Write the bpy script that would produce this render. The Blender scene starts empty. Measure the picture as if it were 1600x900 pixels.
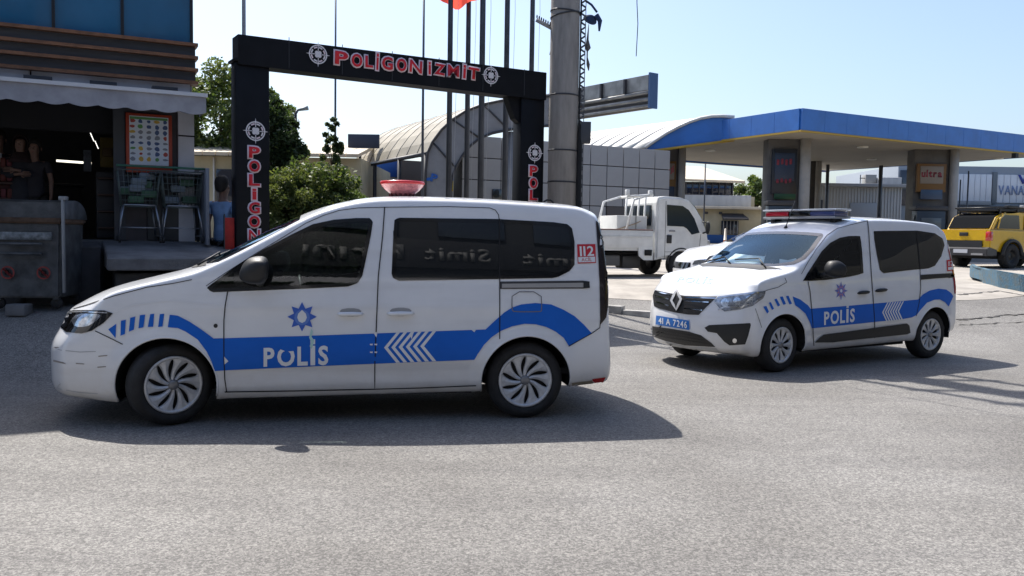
import bpy, bmesh, math, random
import numpy as np
from mathutils import Vector, Matrix
from mathutils.bvhtree import BVHTree
from mathutils.geometry import tessellate_polygon
R=math.radians
SC=bpy.context.scene
COL=SC.collection
random.seed(7)
# ------------------------------------------------------------ camera, sky, sun, exposure
F_PX=1350.0; CAM_H=1.59; PITCH=math.atan(84/1350.0); ROLL=R(0.9)
fw=Vector((0,math.cos(PITCH),-math.sin(PITCH))); up0=Vector((0,math.sin(PITCH),math.cos(PITCH))); r0=Vector((1,0,0))
c_r=math.cos(ROLL)*r0+math.sin(ROLL)*up0; c_u=math.cos(ROLL)*up0-math.sin(ROLL)*r0
CAM=Vector((0,0,CAM_H))
cd=bpy.data.cameras.new('camera'); cam=bpy.data.objects.new('camera',cd); COL.objects.link(cam)
cam.matrix_world=Matrix(((c_r.x,c_u.x,-fw.x,0),(c_r.y,c_u.y,-fw.y,0),(c_r.z,c_u.z,-fw.z,CAM_H),(0,0,0,1)))
cd.sensor_width=36; cd.lens=36*F_PX/1600; cd.clip_end=3000; cd.clip_start=0.05
SC.camera=cam
SUN=Vector((-.366,.50,1)).normalized()      # towards the sun
w=bpy.data.worlds.new('World'); SC.world=w; w.use_nodes=True
nt=w.node_tree; sky=nt.nodes.new('ShaderNodeTexSky'); sky.sky_type='NISHITA'; sky.sun_disc=False
sky.sun_elevation=math.asin(SUN.z); sky.sun_rotation=math.atan2(SUN.x,SUN.y)
sky.air_density=1.0; sky.dust_density=2.7; sky.ozone_density=3.0; sky.altitude=50
bg=nt.nodes['Background']; bg.inputs[1].default_value=0.14
nt.links.new(sky.outputs[0],bg.inputs[0])
sl=bpy.data.lights.new('sun','SUN'); sl.energy=4.9; sl.angle=R(0.53); sl.color=(1,.95,.88)
so=bpy.data.objects.new('sun',sl); COL.objects.link(so); so.rotation_euler=SUN.to_track_quat('Z','Y').to_euler()
SC.view_settings.view_transform='Standard'; SC.view_settings.look='None'; SC.view_settings.gamma=1
SC.view_settings.exposure=0.62
# ------------------------------------------------------------ camera geometry helpers
def ray(px,py): return fw+(px-800)/F_PX*c_r-(py-450)/F_PX*c_u
def onz(px,py,z=0):
    d=ray(px,py); return CAM+d*((z-CAM_H)/d.z)
def ony(px,py,Y):
    d=ray(px,py); return CAM+d*(Y/d.y)
def onplane(px,py,P,N):
    d=ray(px,py); return CAM+d*((P-CAM).dot(N)/d.dot(N))
# ------------------------------------------------------------ materials
MATS={}
def mat(name,col,rough=.6,metal=0,var=0,vscale=6,bump=0,bscale=40,coat=0,col2=None,spec=None,detail=4,emit=None,es=0,stretch=None):
    if name in MATS: return MATS[name]
    m=bpy.data.materials.new(name); m.use_nodes=True; n=m.node_tree; b=n.nodes['Principled BSDF']
    b.inputs['Base Color'].default_value=(*col,1); b.inputs['Roughness'].default_value=rough; b.inputs['Metallic'].default_value=metal
    if coat: b.inputs['Coat Weight'].default_value=coat; b.inputs['Coat Roughness'].default_value=.06
    if spec is not None: b.inputs['Specular IOR Level'].default_value=spec
    if emit: b.inputs['Emission Color'].default_value=(*emit,1); b.inputs['Emission Strength'].default_value=es
    tc=n.nodes.new('ShaderNodeTexCoord'); src=tc.outputs['Object']
    if stretch:
        mp=n.nodes.new('ShaderNodeMapping'); mp.inputs['Scale'].default_value=stretch; n.links.new(src,mp.inputs[0]); src=mp.outputs[0]
    if var:
        t=n.nodes.new('ShaderNodeTexNoise'); t.inputs['Scale'].default_value=vscale; t.inputs['Detail'].default_value=detail; t.inputs['Roughness'].default_value=.6
        n.links.new(src,t.inputs['Vector'])
        rp=n.nodes.new('ShaderNodeValToRGB'); c2=col2 or tuple(c*(1-var) for c in col); c1=tuple(min(1,c*(1+var*.4)) for c in col) if not col2 else col
        rp.color_ramp.elements[0].position=.35; rp.color_ramp.elements[0].color=(*c2,1)
        rp.color_ramp.elements[1].position=.62; rp.color_ramp.elements[1].color=(*c1,1)
        n.links.new(t.outputs['Fac'],rp.inputs[0]); n.links.new(rp.outputs[0],b.inputs['Base Color'])
    if bump:
        t2=n.nodes.new('ShaderNodeTexNoise'); t2.inputs['Scale'].default_value=bscale; t2.inputs['Detail'].default_value=3; n.links.new(src,t2.inputs['Vector'])
        bp=n.nodes.new('ShaderNodeBump'); bp.inputs['Strength'].default_value=bump; bp.inputs['Distance'].default_value=.02
        n.links.new(t2.outputs['Fac'],bp.inputs['Height']); n.links.new(bp.outputs[0],b.inputs['Normal'])
    MATS[name]=m; return m
def glass(name,tint,rough=.02,opac=.5,refl=(1,1,1),ior=1.75):
    if name in MATS: return MATS[name]
    m=bpy.data.materials.new(name); m.use_nodes=True; n=m.node_tree; n.nodes.remove(n.nodes['Principled BSDF'])
    o=n.nodes['Material Output']; tr=n.nodes.new('ShaderNodeBsdfTransparent'); tr.inputs[0].default_value=(*tint,1)
    gl=n.nodes.new('ShaderNodeBsdfGlossy'); gl.inputs['Roughness'].default_value=rough; gl.inputs[0].default_value=(*refl,1)
    df=n.nodes.new('ShaderNodeBsdfDiffuse'); df.inputs[0].default_value=(.02,.022,.024,1)
    m1=n.nodes.new('ShaderNodeMixShader'); m1.inputs[0].default_value=opac; n.links.new(tr.outputs[0],m1.inputs[1]); n.links.new(df.outputs[0],m1.inputs[2])
    fr=n.nodes.new('ShaderNodeFresnel'); fr.inputs[0].default_value=ior
    m2=n.nodes.new('ShaderNodeMixShader'); n.links.new(fr.outputs[0],m2.inputs[0]); n.links.new(m1.outputs[0],m2.inputs[1]); n.links.new(gl.outputs[0],m2.inputs[2])
    n.links.new(m2.outputs[0],o.inputs[0]); MATS[name]=m; return m
# ------------------------------------------------------------ scene bookkeeping
def uname(n): return n
def tag(o,label=None,cat=None,group=None,kind=None):
    if label: o['label']=label
    if cat: o['category']=cat
    if group: o['group']=group
    if kind: o['kind']=kind
    return o
def empty(name,loc=(0,0,0),rz=0,label=None,cat=None,group=None,kind=None):
    o=bpy.data.objects.new(name,None); COL.objects.link(o); o.location=loc; o.rotation_euler=(0,0,rz); o.empty_display_size=.3
    return tag(o,label,cat,group,kind)
def copy_tree(o,parent=None):
    c=o.copy(); COL.objects.link(c); c.parent=parent
    for ch in [x for x in CH.get(o.name,[])]: copy_tree(ch,c)
    return c
CH={}
def link(name,me,parent=None,m=None,label=None,smooth=False):
    o=bpy.data.objects.new(name,me); COL.objects.link(o)
    if m is not None:
        if isinstance(m,(list,tuple)):
            for q in m: me.materials.append(q)
        elif not me.materials: me.materials.append(m)
    if smooth: me.shade_smooth()
    if parent: o.parent=parent; CH.setdefault(parent.name,[]).append(o)
    if label: o['label']=label
    return o
class MB:
    def __init__(s): s.bm=bmesh.new(); s.mi=0
    def _m(s,fs):
        for f in fs: f.material_index=s.mi
    def box(s,c,d,rz=0,bev=0,M=None):
        bm2=bmesh.new(); bmesh.ops.create_cube(bm2,size=1); bmesh.ops.scale(bm2,vec=Vector(d),verts=bm2.verts)
        if bev: bmesh.ops.bevel(bm2,geom=bm2.edges[:],offset=bev,segments=2,affect='EDGES',profile=.5)
        T=Matrix.Translation(Vector(c))@Matrix.Rotation(rz,4,'Z')
        if M is not None: T=M@T
        bm2.transform(T); s.merge(bm2); return s
    def merge(s,bm2):
        me=bpy.data.meshes.new('tmp'); bm2.to_mesh(me); bm2.free(); n0=len(s.bm.faces); s.bm.from_mesh(me); bpy.data.meshes.remove(me)
        s.bm.faces.ensure_lookup_table()
        for f in s.bm.faces[n0:]: f.material_index=s.mi
    def tube(s,pts,r,seg=8,caps=True,r2=None):
        pts=[Vector(p) for p in pts]; rings=[]; n=len(pts)
        prev=None
        for i,p in enumerate(pts):
            t=(pts[min(i+1,n-1)]-pts[max(i-1,0)]).normalized()
            if prev is None:
                a=Vector((0,0,1)) if abs(t.z)<.9 else Vector((1,0,0)); u=t.cross(a).normalized()
            else:
                u=(prev-t*prev.dot(t)).normalized()
            prev=u; v=t.cross(u)
            rr=r if r2 is None else r+(r2-r)*i/(n-1)
            if isinstance(r,(list,tuple)): rr=r[i]
            rings.append([s.bm.verts.new(p+rr*(math.cos(2*math.pi*k/seg)*u+math.sin(2*math.pi*k/seg)*v)) for k in range(seg)])
        fs=[]
        for a,b in zip(rings,rings[1:]):
            for k in range(seg): 
                f=s.bm.faces.new((a[k],a[(k+1)%seg],b[(k+1)%seg],b[k])); f.smooth=True; fs.append(f)
        if caps:
            fs.append(s.bm.faces.new(rings[0][::-1])); fs.append(s.bm.faces.new(rings[-1]))
        s._m(fs); return s
    def lathe(s,prof,seg=24,M=Matrix.Identity(4)):
        # prof: (r,z) about z
        rings=[[s.bm.verts.new(M@Vector((r*math.cos(2*math.pi*k/seg),r*math.sin(2*math.pi*k/seg),z))) for k in range(seg)] for r,z in prof]
        fs=[]
        for a,b in zip(rings,rings[1:]):
            for k in range(seg):
                f=s.bm.faces.new((a[k],a[(k+1)%seg],b[(k+1)%seg],b[k])); f.smooth=True; fs.append(f)
        s._m(fs); return s
    def prism(s,poly,M,t):
        # poly 2D (u,v) in plane of M (x,y), extruded from 0 to t in local z
        n=len(poly); a=[s.bm.verts.new(M@Vector((p[0],p[1],0))) for p in poly]; b=[s.bm.verts.new(M@Vector((p[0],p[1],t))) for p in poly]
        fs=[s.bm.faces.new(a[::-1]),s.bm.faces.new(b)]
        for i in range(n): fs.append(s.bm.faces.new((a[i],a[(i+1)%n],b[(i+1)%n],b[i])))
        s._m(fs); return s
    def quad(s,a,b,c,d):
        f=s.bm.faces.new([s.bm.verts.new(Vector(p)) for p in (a,b,c,d)]); s._m([f]); return s
    def mesh(s,name):
        bmesh.ops.recalc_face_normals(s.bm,faces=s.bm.faces[:])
        me=bpy.data.meshes.new(name); s.bm.to_mesh(me); s.bm.free(); return me
    def build(s,name,m,parent=None,label=None): return link(name,s.mesh(name),parent,m,label)
def frame(O,X,Y):
    X=Vector(X).normalized(); Y=Vector(Y); Y=(Y-X*Y.dot(X)).normalized(); Z=X.cross(Y)
    O=Vector(O)
    return Matrix(((X.x,Y.x,Z.x,O.x),(X.y,Y.y,Z.y,O.y),(X.z,Y.z,Z.z,O.z),(0,0,0,1)))
def text_mesh(s,extrude=0,offset=0,spacing=1.0,res=3,bevel=0):
    cu=bpy.data.curves.new('txt','FONT'); cu.body=s; cu.extrude=extrude; cu.offset=offset; cu.space_character=spacing; cu.resolution_u=res; cu.size=1
    cu.align_x='LEFT'
    o=bpy.data.objects.new('txt',cu); COL.objects.link(o); bpy.context.view_layer.update()
    dg=bpy.context.evaluated_depsgraph_get(); me=bpy.data.meshes.new_from_object(o.evaluated_get(dg)); bpy.data.objects.remove(o); bpy.data.curves.remove(cu)
    me.materials.clear()
    return me
def text_bm(s,box,offset=0,spacing=1.0,**k):
    """2D text bmesh; cap height scaled into (x0,y0,x1,y1); the dot of a dotted capital I stands above it"""
    bm=bmesh.new(); x=0; H=0
    for ch in s:
        if ch==' ': x+=.32*spacing; continue
        if ch=='İ':
            w_=.15+2*offset; g=offset
            for q in (((x,-g),(x+w_,-g),(x+w_,.70+g),(x,.70+g)),((x,.80-g*.4),(x+w_,.80-g*.4),(x+w_,.95+g),(x,.95+g))):
                bm.faces.new([bm.verts.new((u,v,0)) for u,v in q])
            x+=w_+.13*spacing; continue
        me=text_mesh(ch,offset=offset); n0=len(bm.verts); bm.from_mesh(me); bm.verts.ensure_lookup_table(); vs=bm.verts[n0:]
        a=min(v.co.x for v in vs); b=max(v.co.x for v in vs)
        if ch.isupper() or ch.isdigit(): H=max(H,max(v.co.y for v in vs))
        for v in vs: v.co.x+=x-a
        bpy.data.meshes.remove(me); x+=(b-a)+.11*spacing
    xs=[v.co.x for v in bm.verts]; ys=[v.co.y for v in bm.verts]; a,b,c=min(xs),max(xs),min(ys); d=H or (.70+offset if 'İ' in s else max(ys))
    for v in bm.verts:
        v.co.x=box[0]+(v.co.x-a)/(b-a)*(box[2]-box[0]); v.co.y=box[1]+(v.co.y-c)/(d-c)*(box[3]-box[1])
    return bm
def text3d(name,s,M,wd,ht,depth,m,parent,offset=0,label=None,spacing=1.0):
    """extruded text in frame M: x along text, y up, z out"""
    bm=text_bm(s,(0,0,wd,ht),offset=offset,spacing=spacing)
    if depth>0:
        r=bmesh.ops.extrude_face_region(bm,geom=bm.faces[:]); bmesh.ops.translate(bm,vec=(0,0,depth),verts=[e for e in r['geom'] if isinstance(e,bmesh.types.BMVert)])
    bm.transform(M); bmesh.ops.recalc_face_normals(bm,faces=bm.faces[:])
    me=bpy.data.meshes.new(name); bm.to_mesh(me); bm.free()
    return link(name,me,parent,m,label)
# ------------------------------------------------------------ vehicle surface tools
def inpoly(x,y,P):
    c=False; n=len(P); j=n-1
    for i in range(n):
        if (P[i][1]>y)!=(P[j][1]>y) and x<(P[j][0]-P[i][0])*(y-P[i][1])/(P[j][1]-P[i][1])+P[i][0]: c=not c
        j=i
    return c
def smooth_poly(P,n=1):
    for _ in range(n):
        Q=[]
        for i in range(len(P)):
            a=P[i]; b=P[(i+1)%len(P)]
            Q.append((a[0]*.75+b[0]*.25,a[1]*.75+b[1]*.25)); Q.append((a[0]*.25+b[0]*.75,a[1]*.25+b[1]*.75))
        P=Q
    return P
def poly_bm(P):
    bm=bmesh.new(); vs=[bm.verts.new((p[0],p[1],0)) for p in P]
    tris=tessellate_polygon([[Vector((p[0],p[1],0)) for p in P]])
    for t in tris:
        try: bm.faces.new([vs[i] for i in t])
        except ValueError: pass
    return bm
def grid_cut(bm,step):
    xs=[v.co.x for v in bm.verts]; ys=[v.co.y for v in bm.verts]
    for ax,lo,hi in((0,min(xs),max(xs)),(1,min(ys),max(ys))):
        k=math.ceil(lo/step)
        while k*step<hi:
            co=[0,0,0]; no=[0,0,0]; co[ax]=k*step+1e-4; no[ax]=1
            bmesh.ops.bisect_plane(bm,geom=bm.verts[:]+bm.edges[:]+bm.faces[:],plane_co=co,plane_no=no,dist=1e-5); k+=1
class Skin:
    """things laid on a vehicle's body surface"""
    def __init__(s,root,me,Minv):
        s.root=root; s.Mi=Minv; s.me=me
        bm=bmesh.new(); bm.from_mesh(me); s.bvh=BVHTree.FromBMesh(bm); bm.free()
        s.vn=[Vector(v.normal) for v in me.vertices]; s.pv=[tuple(p.vertices) for p in me.polygons]
        s.org=Minv@CAM; s.last=None
    def cast(s,px,py):
        d=(s.Mi.to_3x3()@ray(px,py)).normalized(); h,n,i,dist=s.bvh.ray_cast(s.org,d)
        if h is None:
            p=s.org+d*(s.last if s.last else 7); 
            for _ in range(3):
                h,n,i,_d=s.bvh.find_nearest(p); p=s.org+d*(h-s.org).dot(d)
        else: s.last=dist
        if n.dot(d)>0: n=-n
        return h,n
    def lay(s,bm,off):
        for v in bm.verts:
            h,n=s.cast(v.co.x,v.co.y); v.co=h+n*off
    def ax(s,bm,off,axis):
        """axis 'y+': coords (x,z) cast from near side; 'x+': coords (y,z) from the front; 'z': coords (x,y) from the top"""
        for v in bm.verts:
            a,b=v.co.x,v.co.y
            if axis=='y+': o,d=Vector((a,4,b)),Vector((0,-1,0))
            elif axis=='x+': o,d=Vector((6,a,b)),Vector((-1,0,0))
            elif axis=='x-': o,d=Vector((-6,a,b)),Vector((1,0,0))
            else: o,d=Vector((a,b,5)),Vector((0,0,-1))
            h,n,i,_=s.bvh.ray_cast(o,d)
            if h is None: h,n,i,_=s.bvh.find_nearest(o+d*(o.length*.8))
            if n.dot(d)>0: n=-n
            v.co=h+n*off
    def fin(s,bm,name,m,parent,mirror,label=None,thick=0):
        if mirror:
            me=bpy.data.meshes.new('t'); bm.to_mesh(me); b2=bmesh.new(); b2.from_mesh(me); bpy.data.meshes.remove(me)
            for v in b2.verts: v.co.y=-v.co.y
            bmesh.ops.reverse_faces(b2,faces=b2.faces[:]); s._out(b2,name,m,parent,label,thick)
        return s._out(bm,name,m,parent,label,thick)
    def _out(s,bm,name,m,parent,label,thick):
        bm.normal_update()
        # orient outward
        tot=0
        for f in bm.faces:
            h,n,i,_=s.bvh.find_nearest(f.calc_center_median())
            c=f.calc_center_median(); tot+=1 if f.normal.dot(c-Vector((c.x*.6,0,.8)))>0 else -1
        if tot<0: bmesh.ops.reverse_faces(bm,faces=bm.faces[:])
        bmesh.ops.remove_doubles(bm,verts=bm.verts[:],dist=1e-5)
        me=bpy.data.meshes.new(name); bm.to_mesh(me); bm.free()
        o=link(name,me,parent or s.root,m,label,smooth=True)
        ns=[]
        for v in me.vertices:
            h,n,i,_=s.bvh.find_nearest(v.co); a=Vector((0,0,0))
            for k in s.pv[i]: a+=s.vn[k]/((s.me.vertices[k].co-h).length+1e-3)
            ns.append(a.normalized())
        me.normals_split_custom_set_from_vertices(ns)
        return o
    def patch(s,P,name,m,off=.003,step=7,parent=None,mirror=False,rnd=0,axis=None,label=None,hole=None):
        if rnd: P=smooth_poly(P,rnd)
        bm=poly_bm(P); grid_cut(bm,step)
        if hole:
            dl=[f for f in bm.faces if any(inpoly(f.calc_center_median().x,f.calc_center_median().y,h) for h in hole)]
            bmesh.ops.delete(bm,geom=dl,context='FACES')
        if axis: s.ax(bm,off,axis)
        else: s.lay(bm,off)
        return s.fin(bm,name,m,parent,mirror,label)
    def ring(s,P,width,name,m,off,parent=None,mirror=False,closed=True,axis=None,sub=3,label=None,inner=True):
        """ribbon along a path"""
        Q=[]; n=len(P)
        for i in range(n if closed else n-1):
            a=P[i]; b=P[(i+1)%n]
            for k in range(sub): Q.append((a[0]+(b[0]-a[0])*k/sub,a[1]+(b[1]-a[1])*k/sub))
        if not closed: Q.append(P[-1])
        bm=bmesh.new(); A=[];B=[]; N=len(Q)
        for i in range(N):
            p=Q[i]; a=Q[(i-1)%N] if closed or i>0 else p; b=Q[(i+1)%N] if closed or i<N-1 else p
            tx,ty=b[0]-a[0],b[1]-a[1]; l=math.hypot(tx,ty) or 1; nx,ny=-ty/l*width/2,tx/l*width/2
            A.append(bm.verts.new((p[0]+nx,p[1]+ny,0))); B.append(bm.verts.new((p[0]-nx,p[1]-ny,0)))
        for i in range(N if closed else N-1):
            j=(i+1)%N; bm.faces.new((A[i],A[j],B[j],B[i]))
        if axis: s.ax(bm,off,axis)
        else: s.lay(bm,off)
        return s.fin(bm,name,m,parent,mirror,label)
    def text(s,t,quad,name,m,off,offset=0,step=6,parent=None,spacing=1.0,label=None,axis=None):
        bm=text_bm(t,(0,0,1,1),offset=offset,spacing=spacing)
        TL,TR,BR,BL=quad
        for v in bm.verts:
            u,w_=v.co.x,v.co.y
            x=(BL[0]*(1-u)+BR[0]*u)*(1-w_)+(TL[0]*(1-u)+TR[0]*u)*w_; y=(BL[1]*(1-u)+BR[1]*u)*(1-w_)+(TL[1]*(1-u)+TR[1]*u)*w_
            v.co=Vector((x,y,0))
        grid_cut(bm,step)
        if axis: s.ax(bm,off,axis)
        else: s.lay(bm,off)
        return s.fin(bm,name,m,parent,False,label)
def inset_poly(P,d):
    n=len(P); A=sum(P[i][0]*P[(i+1)%n][1]-P[(i+1)%n][0]*P[i][1] for i in range(n)); sg=1 if A>0 else -1; Q=[]
    for i in range(n):
        a=P[i-1];p=P[i];b=P[(i+1)%n]
        e1=Vector((p[0]-a[0],p[1]-a[1])).normalized(); e2=Vector((b[0]-p[0],b[1]-p[1])).normalized()
        n1=Vector((-e1.y,e1.x))*sg; n2=Vector((-e2.y,e2.x))*sg; m=(n1+n2)
        if m.length<1e-3: m=n1
        m.normalize(); k=d/max(.5,m.dot(n1)); Q.append((p[0]+m.x*k,p[1]+m.y*k))
    return Q
def body_mesh(sp):
    """cage lattice -> subdivided closed car body in local coords (+x forward, +y near side)"""
    xs=sp['xs']; fk=sp['fk']; vs=sp['vs']
    tx,tz=zip(*sorted(sp['top'])); wx,ww=zip(*sorted(sp['w0'])); gz,gg=zip(*sp['g']); nz,nn=zip(*sp['nose']); rz_,rr=zip(*sp['rear']); bx,bz=zip(*sorted(sp['bot']))
    x0,x1=xs[0],xs[-1]
    def P(i,v,k):
        x=xs[i]; zt=float(np.interp(x,tx,tz)); zb=float(np.interp(x,bx,bz))
        f=fk[k]; z=zb+(zt-zb)*f
        crown=sp['crown'](x)*(1-v*v)
        if f==1: z+=crown
        W=float(np.interp(x,wx,ww))*float(np.interp(z if f<1 else zt,gz,gg))
        if f==0: z+=0; W*=.97
        # nose & tail
        s0=max(0,1-(x0-x)/sp['nl']); s1=max(0,1-(x-x1)/sp['rl']); s0=s0*s0*(3-2*s0) if s0<1 else 1; s1=s1*s1*(3-2*s1) if s1<1 else 1
        zz=(z-zb)/(zt-zb)*(float(np.interp(x0,tx,tz))-zb)+zb if s0>0 else z
        dx=-s0*(float(np.interp(zz,nz,nn))+sp['nb']*abs(v)**sp.get('npow',2.6))
        dx+=s1*(float(np.interp(z,rz_,rr))+sp['rb']*abs(v)**4)
        return Vector((x+dx,v*W,z))
    bm=bmesh.new(); V={}
    nx,ny,nk=len(xs),len(vs),len(fk)
    def g(i,j,k):
        if (i,j,k) not in V: V[(i,j,k)]=bm.verts.new(P(i,vs[j],k))
        return V[(i,j,k)]
    for i in range(nx-1):
        for j in range(ny-1):
            bm.faces.new((g(i,j,0),g(i,j+1,0),g(i+1,j+1,0),g(i+1,j,0))); bm.faces.new((g(i,j,nk-1),g(i+1,j,nk-1),g(i+1,j+1,nk-1),g(i,j+1,nk-1)))
        for k in range(nk-1):
            bm.faces.new((g(i,0,k),g(i+1,0,k),g(i+1,0,k+1),g(i,0,k+1))); bm.faces.new((g(i,ny-1,k),g(i,ny-1,k+1),g(i+1,ny-1,k+1),g(i+1,ny-1,k)))
    for j in range(ny-1):
        for k in range(nk-1):
            bm.faces.new((g(0,j,k),g(0,j,k+1),g(0,j+1,k+1),g(0,j+1,k))); bm.faces.new((g(nx-1,j,k),g(nx-1,j+1,k),g(nx-1,j+1,k+1),g(nx-1,j,k+1)))
    bmesh.ops.recalc_face_normals(bm,faces=bm.faces[:])
    me=bpy.data.meshes.new('cage'); bm.to_mesh(me); bm.free()
    o=bpy.data.objects.new('cage',me); COL.objects.link(o); md=o.modifiers.new('s','SUBSURF'); md.levels=sp.get('lv',3); md.render_levels=sp.get('lv',3)
    bpy.context.view_layer.update(); dg=bpy.context.evaluated_depsgraph_get(); m2=bpy.data.meshes.new_from_object(o.evaluated_get(dg))
    bpy.data.objects.remove(o); bpy.data.meshes.remove(me)
    # relief: wheel-arch flares, shoulder and lower-door creases
    for v in m2.vertices:
        x,y,z=v.co; sy=1 if y>0 else -1; d=0
        if abs(y)>.6:
            for wx_ in sp['wheels']:
                r=math.hypot(x-wx_,z-sp['wr'])
                if r<sp['ar']+.16: 
                    t=(r-sp['ar'])/.07; d=max(d,.022*math.exp(-max(0,t)**2))
            for (zc,wd,am) in sp['creases']:
                fade=min(1,max(0,(x-sp['wheels'][1]+.2)/.4))*min(1,max(0,(sp['wheels'][0]-.1-x)/.4))
                d+=am*math.exp(-((z-zc)/wd)**2)*fade
            v.co.y+=sy*d
    return m2
def cut_arches(me,sp,holes=None):
    bm=bmesh.new(); bm.from_mesh(me); dl=[]
    for f in bm.faces:
        c=f.calc_center_median()
        if abs(c.y)>.42 and any(math.hypot(c.x-wx_,c.z-sp['wr'])<sp['ar'] for wx_ in sp['wheels']): dl.append(f); continue
        if holes and holes(c,f.normal): dl.append(f)
    bmesh.ops.delete(bm,geom=dl,context='FACES')
    for v in bm.verts:
        if v.is_boundary and abs(v.co.y)>.5:
            for wx_ in sp['wheels']:
                d=Vector((v.co.x-wx_,0,v.co.z-sp['wr'])); r=d.length
                if abs(r-sp['ar'])<.05: v.co.x=wx_+d.x/r*sp['ar']; v.co.z=sp['wr']+d.z/r*sp['ar']
    bm.to_mesh(me); bm.free(); return me
def M_white():
    if 'white_car_paint' in MATS: return MATS['white_car_paint']
    m=mat('white_car_paint',(.80,.82,.85),.30,0,coat=.8,var=.04,vscale=2.5,detail=6)
    n=m.node_tree; b=n.nodes['Principled BSDF']; src=b.inputs['Base Color'].links[0].from_socket
    tc=n.nodes.new('ShaderNodeTexCoord'); sx=n.nodes.new('ShaderNodeSeparateXYZ'); n.links.new(tc.outputs['Object'],sx.inputs[0])
    mr=n.nodes.new('ShaderNodeMapRange'); mr.inputs[1].default_value=.62; mr.inputs[2].default_value=.22; n.links.new(sx.outputs[2],mr.inputs[0])
    no=n.nodes.new('ShaderNodeTexNoise'); no.inputs['Scale'].default_value=5; no.inputs['Detail'].default_value=8; no.inputs['Roughness'].default_value=.7; n.links.new(tc.outputs['Object'],no.inputs[0])
    mu=n.nodes.new('ShaderNodeMath'); mu.operation='MULTIPLY'; n.links.new(mr.outputs[0],mu.inputs[0]); n.links.new(no.outputs[0],mu.inputs[1])
    mp=n.nodes.new('ShaderNodeMapping'); mp.inputs['Scale'].default_value=(1,1,9); n.links.new(tc.outputs['Object'],mp.inputs[0])
    n2=n.nodes.new('ShaderNodeTexNoise'); n2.inputs['Scale'].default_value=.9; n2.inputs['Detail'].default_value=6; n.links.new(mp.outputs[0],n2.inputs[0])
    r2=n.nodes.new('ShaderNodeMapRange'); r2.inputs[1].default_value=.5; r2.inputs[2].default_value=.75; r2.inputs[4].default_value=.16; n.links.new(n2.outputs[0],r2.inputs[0])
    ad=n.nodes.new('ShaderNodeMath'); ad.operation='ADD'; ad.use_clamp=True; n.links.new(mu.outputs[0],ad.inputs[0]); n.links.new(r2.outputs[0],ad.inputs[1])
    mx=n.nodes.new('ShaderNodeMix'); mx.data_type='RGBA'; n.links.new(ad.outputs[0],mx.inputs[0]); n.links.new(src,mx.inputs[6]); mx.inputs[7].default_value=(.44,.40,.35,1); n.links.new(mx.outputs[2],b.inputs['Base Color'])
    return m
def M_dark(): return mat('black_plastic',(.016,.017,.019),.5,bump=.1,bscale=200)
def M_tyre(): return mat('tyre_rubber',(.022,.022,.023),.8,var=.3,vscale=12,bump=.2,bscale=90)
def M_seam(): return mat('panel_gap',(.01,.01,.011),.8)
def M_liner(): return mat('wheel_housing',(.012,.012,.013),.9)
def M_silver(): return mat('alloy_silver',(.58,.59,.61),.36,.3,var=.12,vscale=30)
def M_blue(): return mat('blue_foil',(.010,.135,.60),.5,0,var=.06,vscale=4,spec=.2)
def M_foil(): return mat('white_foil',(.78,.80,.82),.4)
def wheel_things(root,x,y,sp,steer=0,style='swirl',parent_name='wheel'):
    """wheel > tyre, rim, hub_cap ; outer face towards +y*sign"""
    s=1 if y>0 else -1
    wr=sp['wr']; rr=sp['rim']; tw=.205
    wo=empty('wheel',(x,y,wr)); wo.parent=root; CH.setdefault(root.name,[]).append(wo); wo.rotation_euler=(0,0,steer)
    # local: axis along y (outer = s)
    A=Matrix(((1,0,0,0),(0,0,s,0),(0,1,0,0),(0,0,0,1)))  # z->y*s
    t=MB(); h=tw/2
    t.lathe([(rr-.01,h-.03),(rr+.004,h-.012),(rr+.02,h-.002),(rr+(wr-rr)*.5,h+.006),(wr-.035,h-.004),(wr-.012,h-.018),(wr-.002,h-.04),(wr,h-.07),(wr,-h+.07),(wr-.002,-h+.04),(wr-.02,-h+.01),(wr-.06,-h),(rr,-h+.01)],48,A)
    # tread grooves
    tm=t.build('tyre',M_tyre(),wo)
    d=MB(); d.lathe([(0.001,h-.075),(rr*.6,h-.085),(rr-.004,h-.06),(rr-.002,-h+.02)],32,A); d.build('brake_disc',mat('brake_dark',(.03,.03,.032),.6,.4),wo)
    r_=MB()
    r_.lathe([(rr-.006,h-.05),(rr-.004,h-.012),(rr+.004,h-.004),(rr-.008,h-.001),(rr-.022,h-.006),(rr-.028,h-.022),(rr-.026,h-.05)],48,A)
    n=10
    def zf(r): return h-.012-.022*(1-(r/rr))**1.2+.008*math.cos(min(1,r/(rr*.35))*math.pi/2)
    ra,rb=rr*.16,rr-.02
    for k in range(n):
        a0=2*math.pi*k/n
        rows=[]
        for q in range(9):
            r=ra+(rb-ra)*q/8; u=q/8
            if style=='swirl': sw=.42*(1-u)**1.3*-1; wd=.20+.112*abs(2*u-1)**2.0
            else: sw=.10*(1-u); wd=.13+.12*abs(u-.35)**1.5+ .10*u**4+.16*(1-u)**2
            am=a0+sw; z=zf(r)
            rows.append([(r,am-wd,z-.012),(r,am-wd*.8,z),(r,am,z+.006),(r,am+wd*.8,z-.002),(r,am+wd,z-.016)])
        prev=None
        for row in rows:
            vs=[r_.bm.verts.new(A@Vector((r*math.cos(a),r*math.sin(a),z))) for r,a,z in row]
            if prev:
                for c in range(4):
                    f=r_.bm.faces.new((prev[c],prev[c+1],vs[c+1],vs[c])); f.smooth=False
            prev=vs
    r_.build('rim',M_silver(),wo)
    c=MB(); c.lathe([(.001,h+.002),(rr*.12,h+.0),(rr*.17,h-.006),(rr*.19,h-.03)],24,A); c.build('hub_cap',mat('hub_grey',(.25,.25,.26),.35,.5),wo)
    return wo
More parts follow.
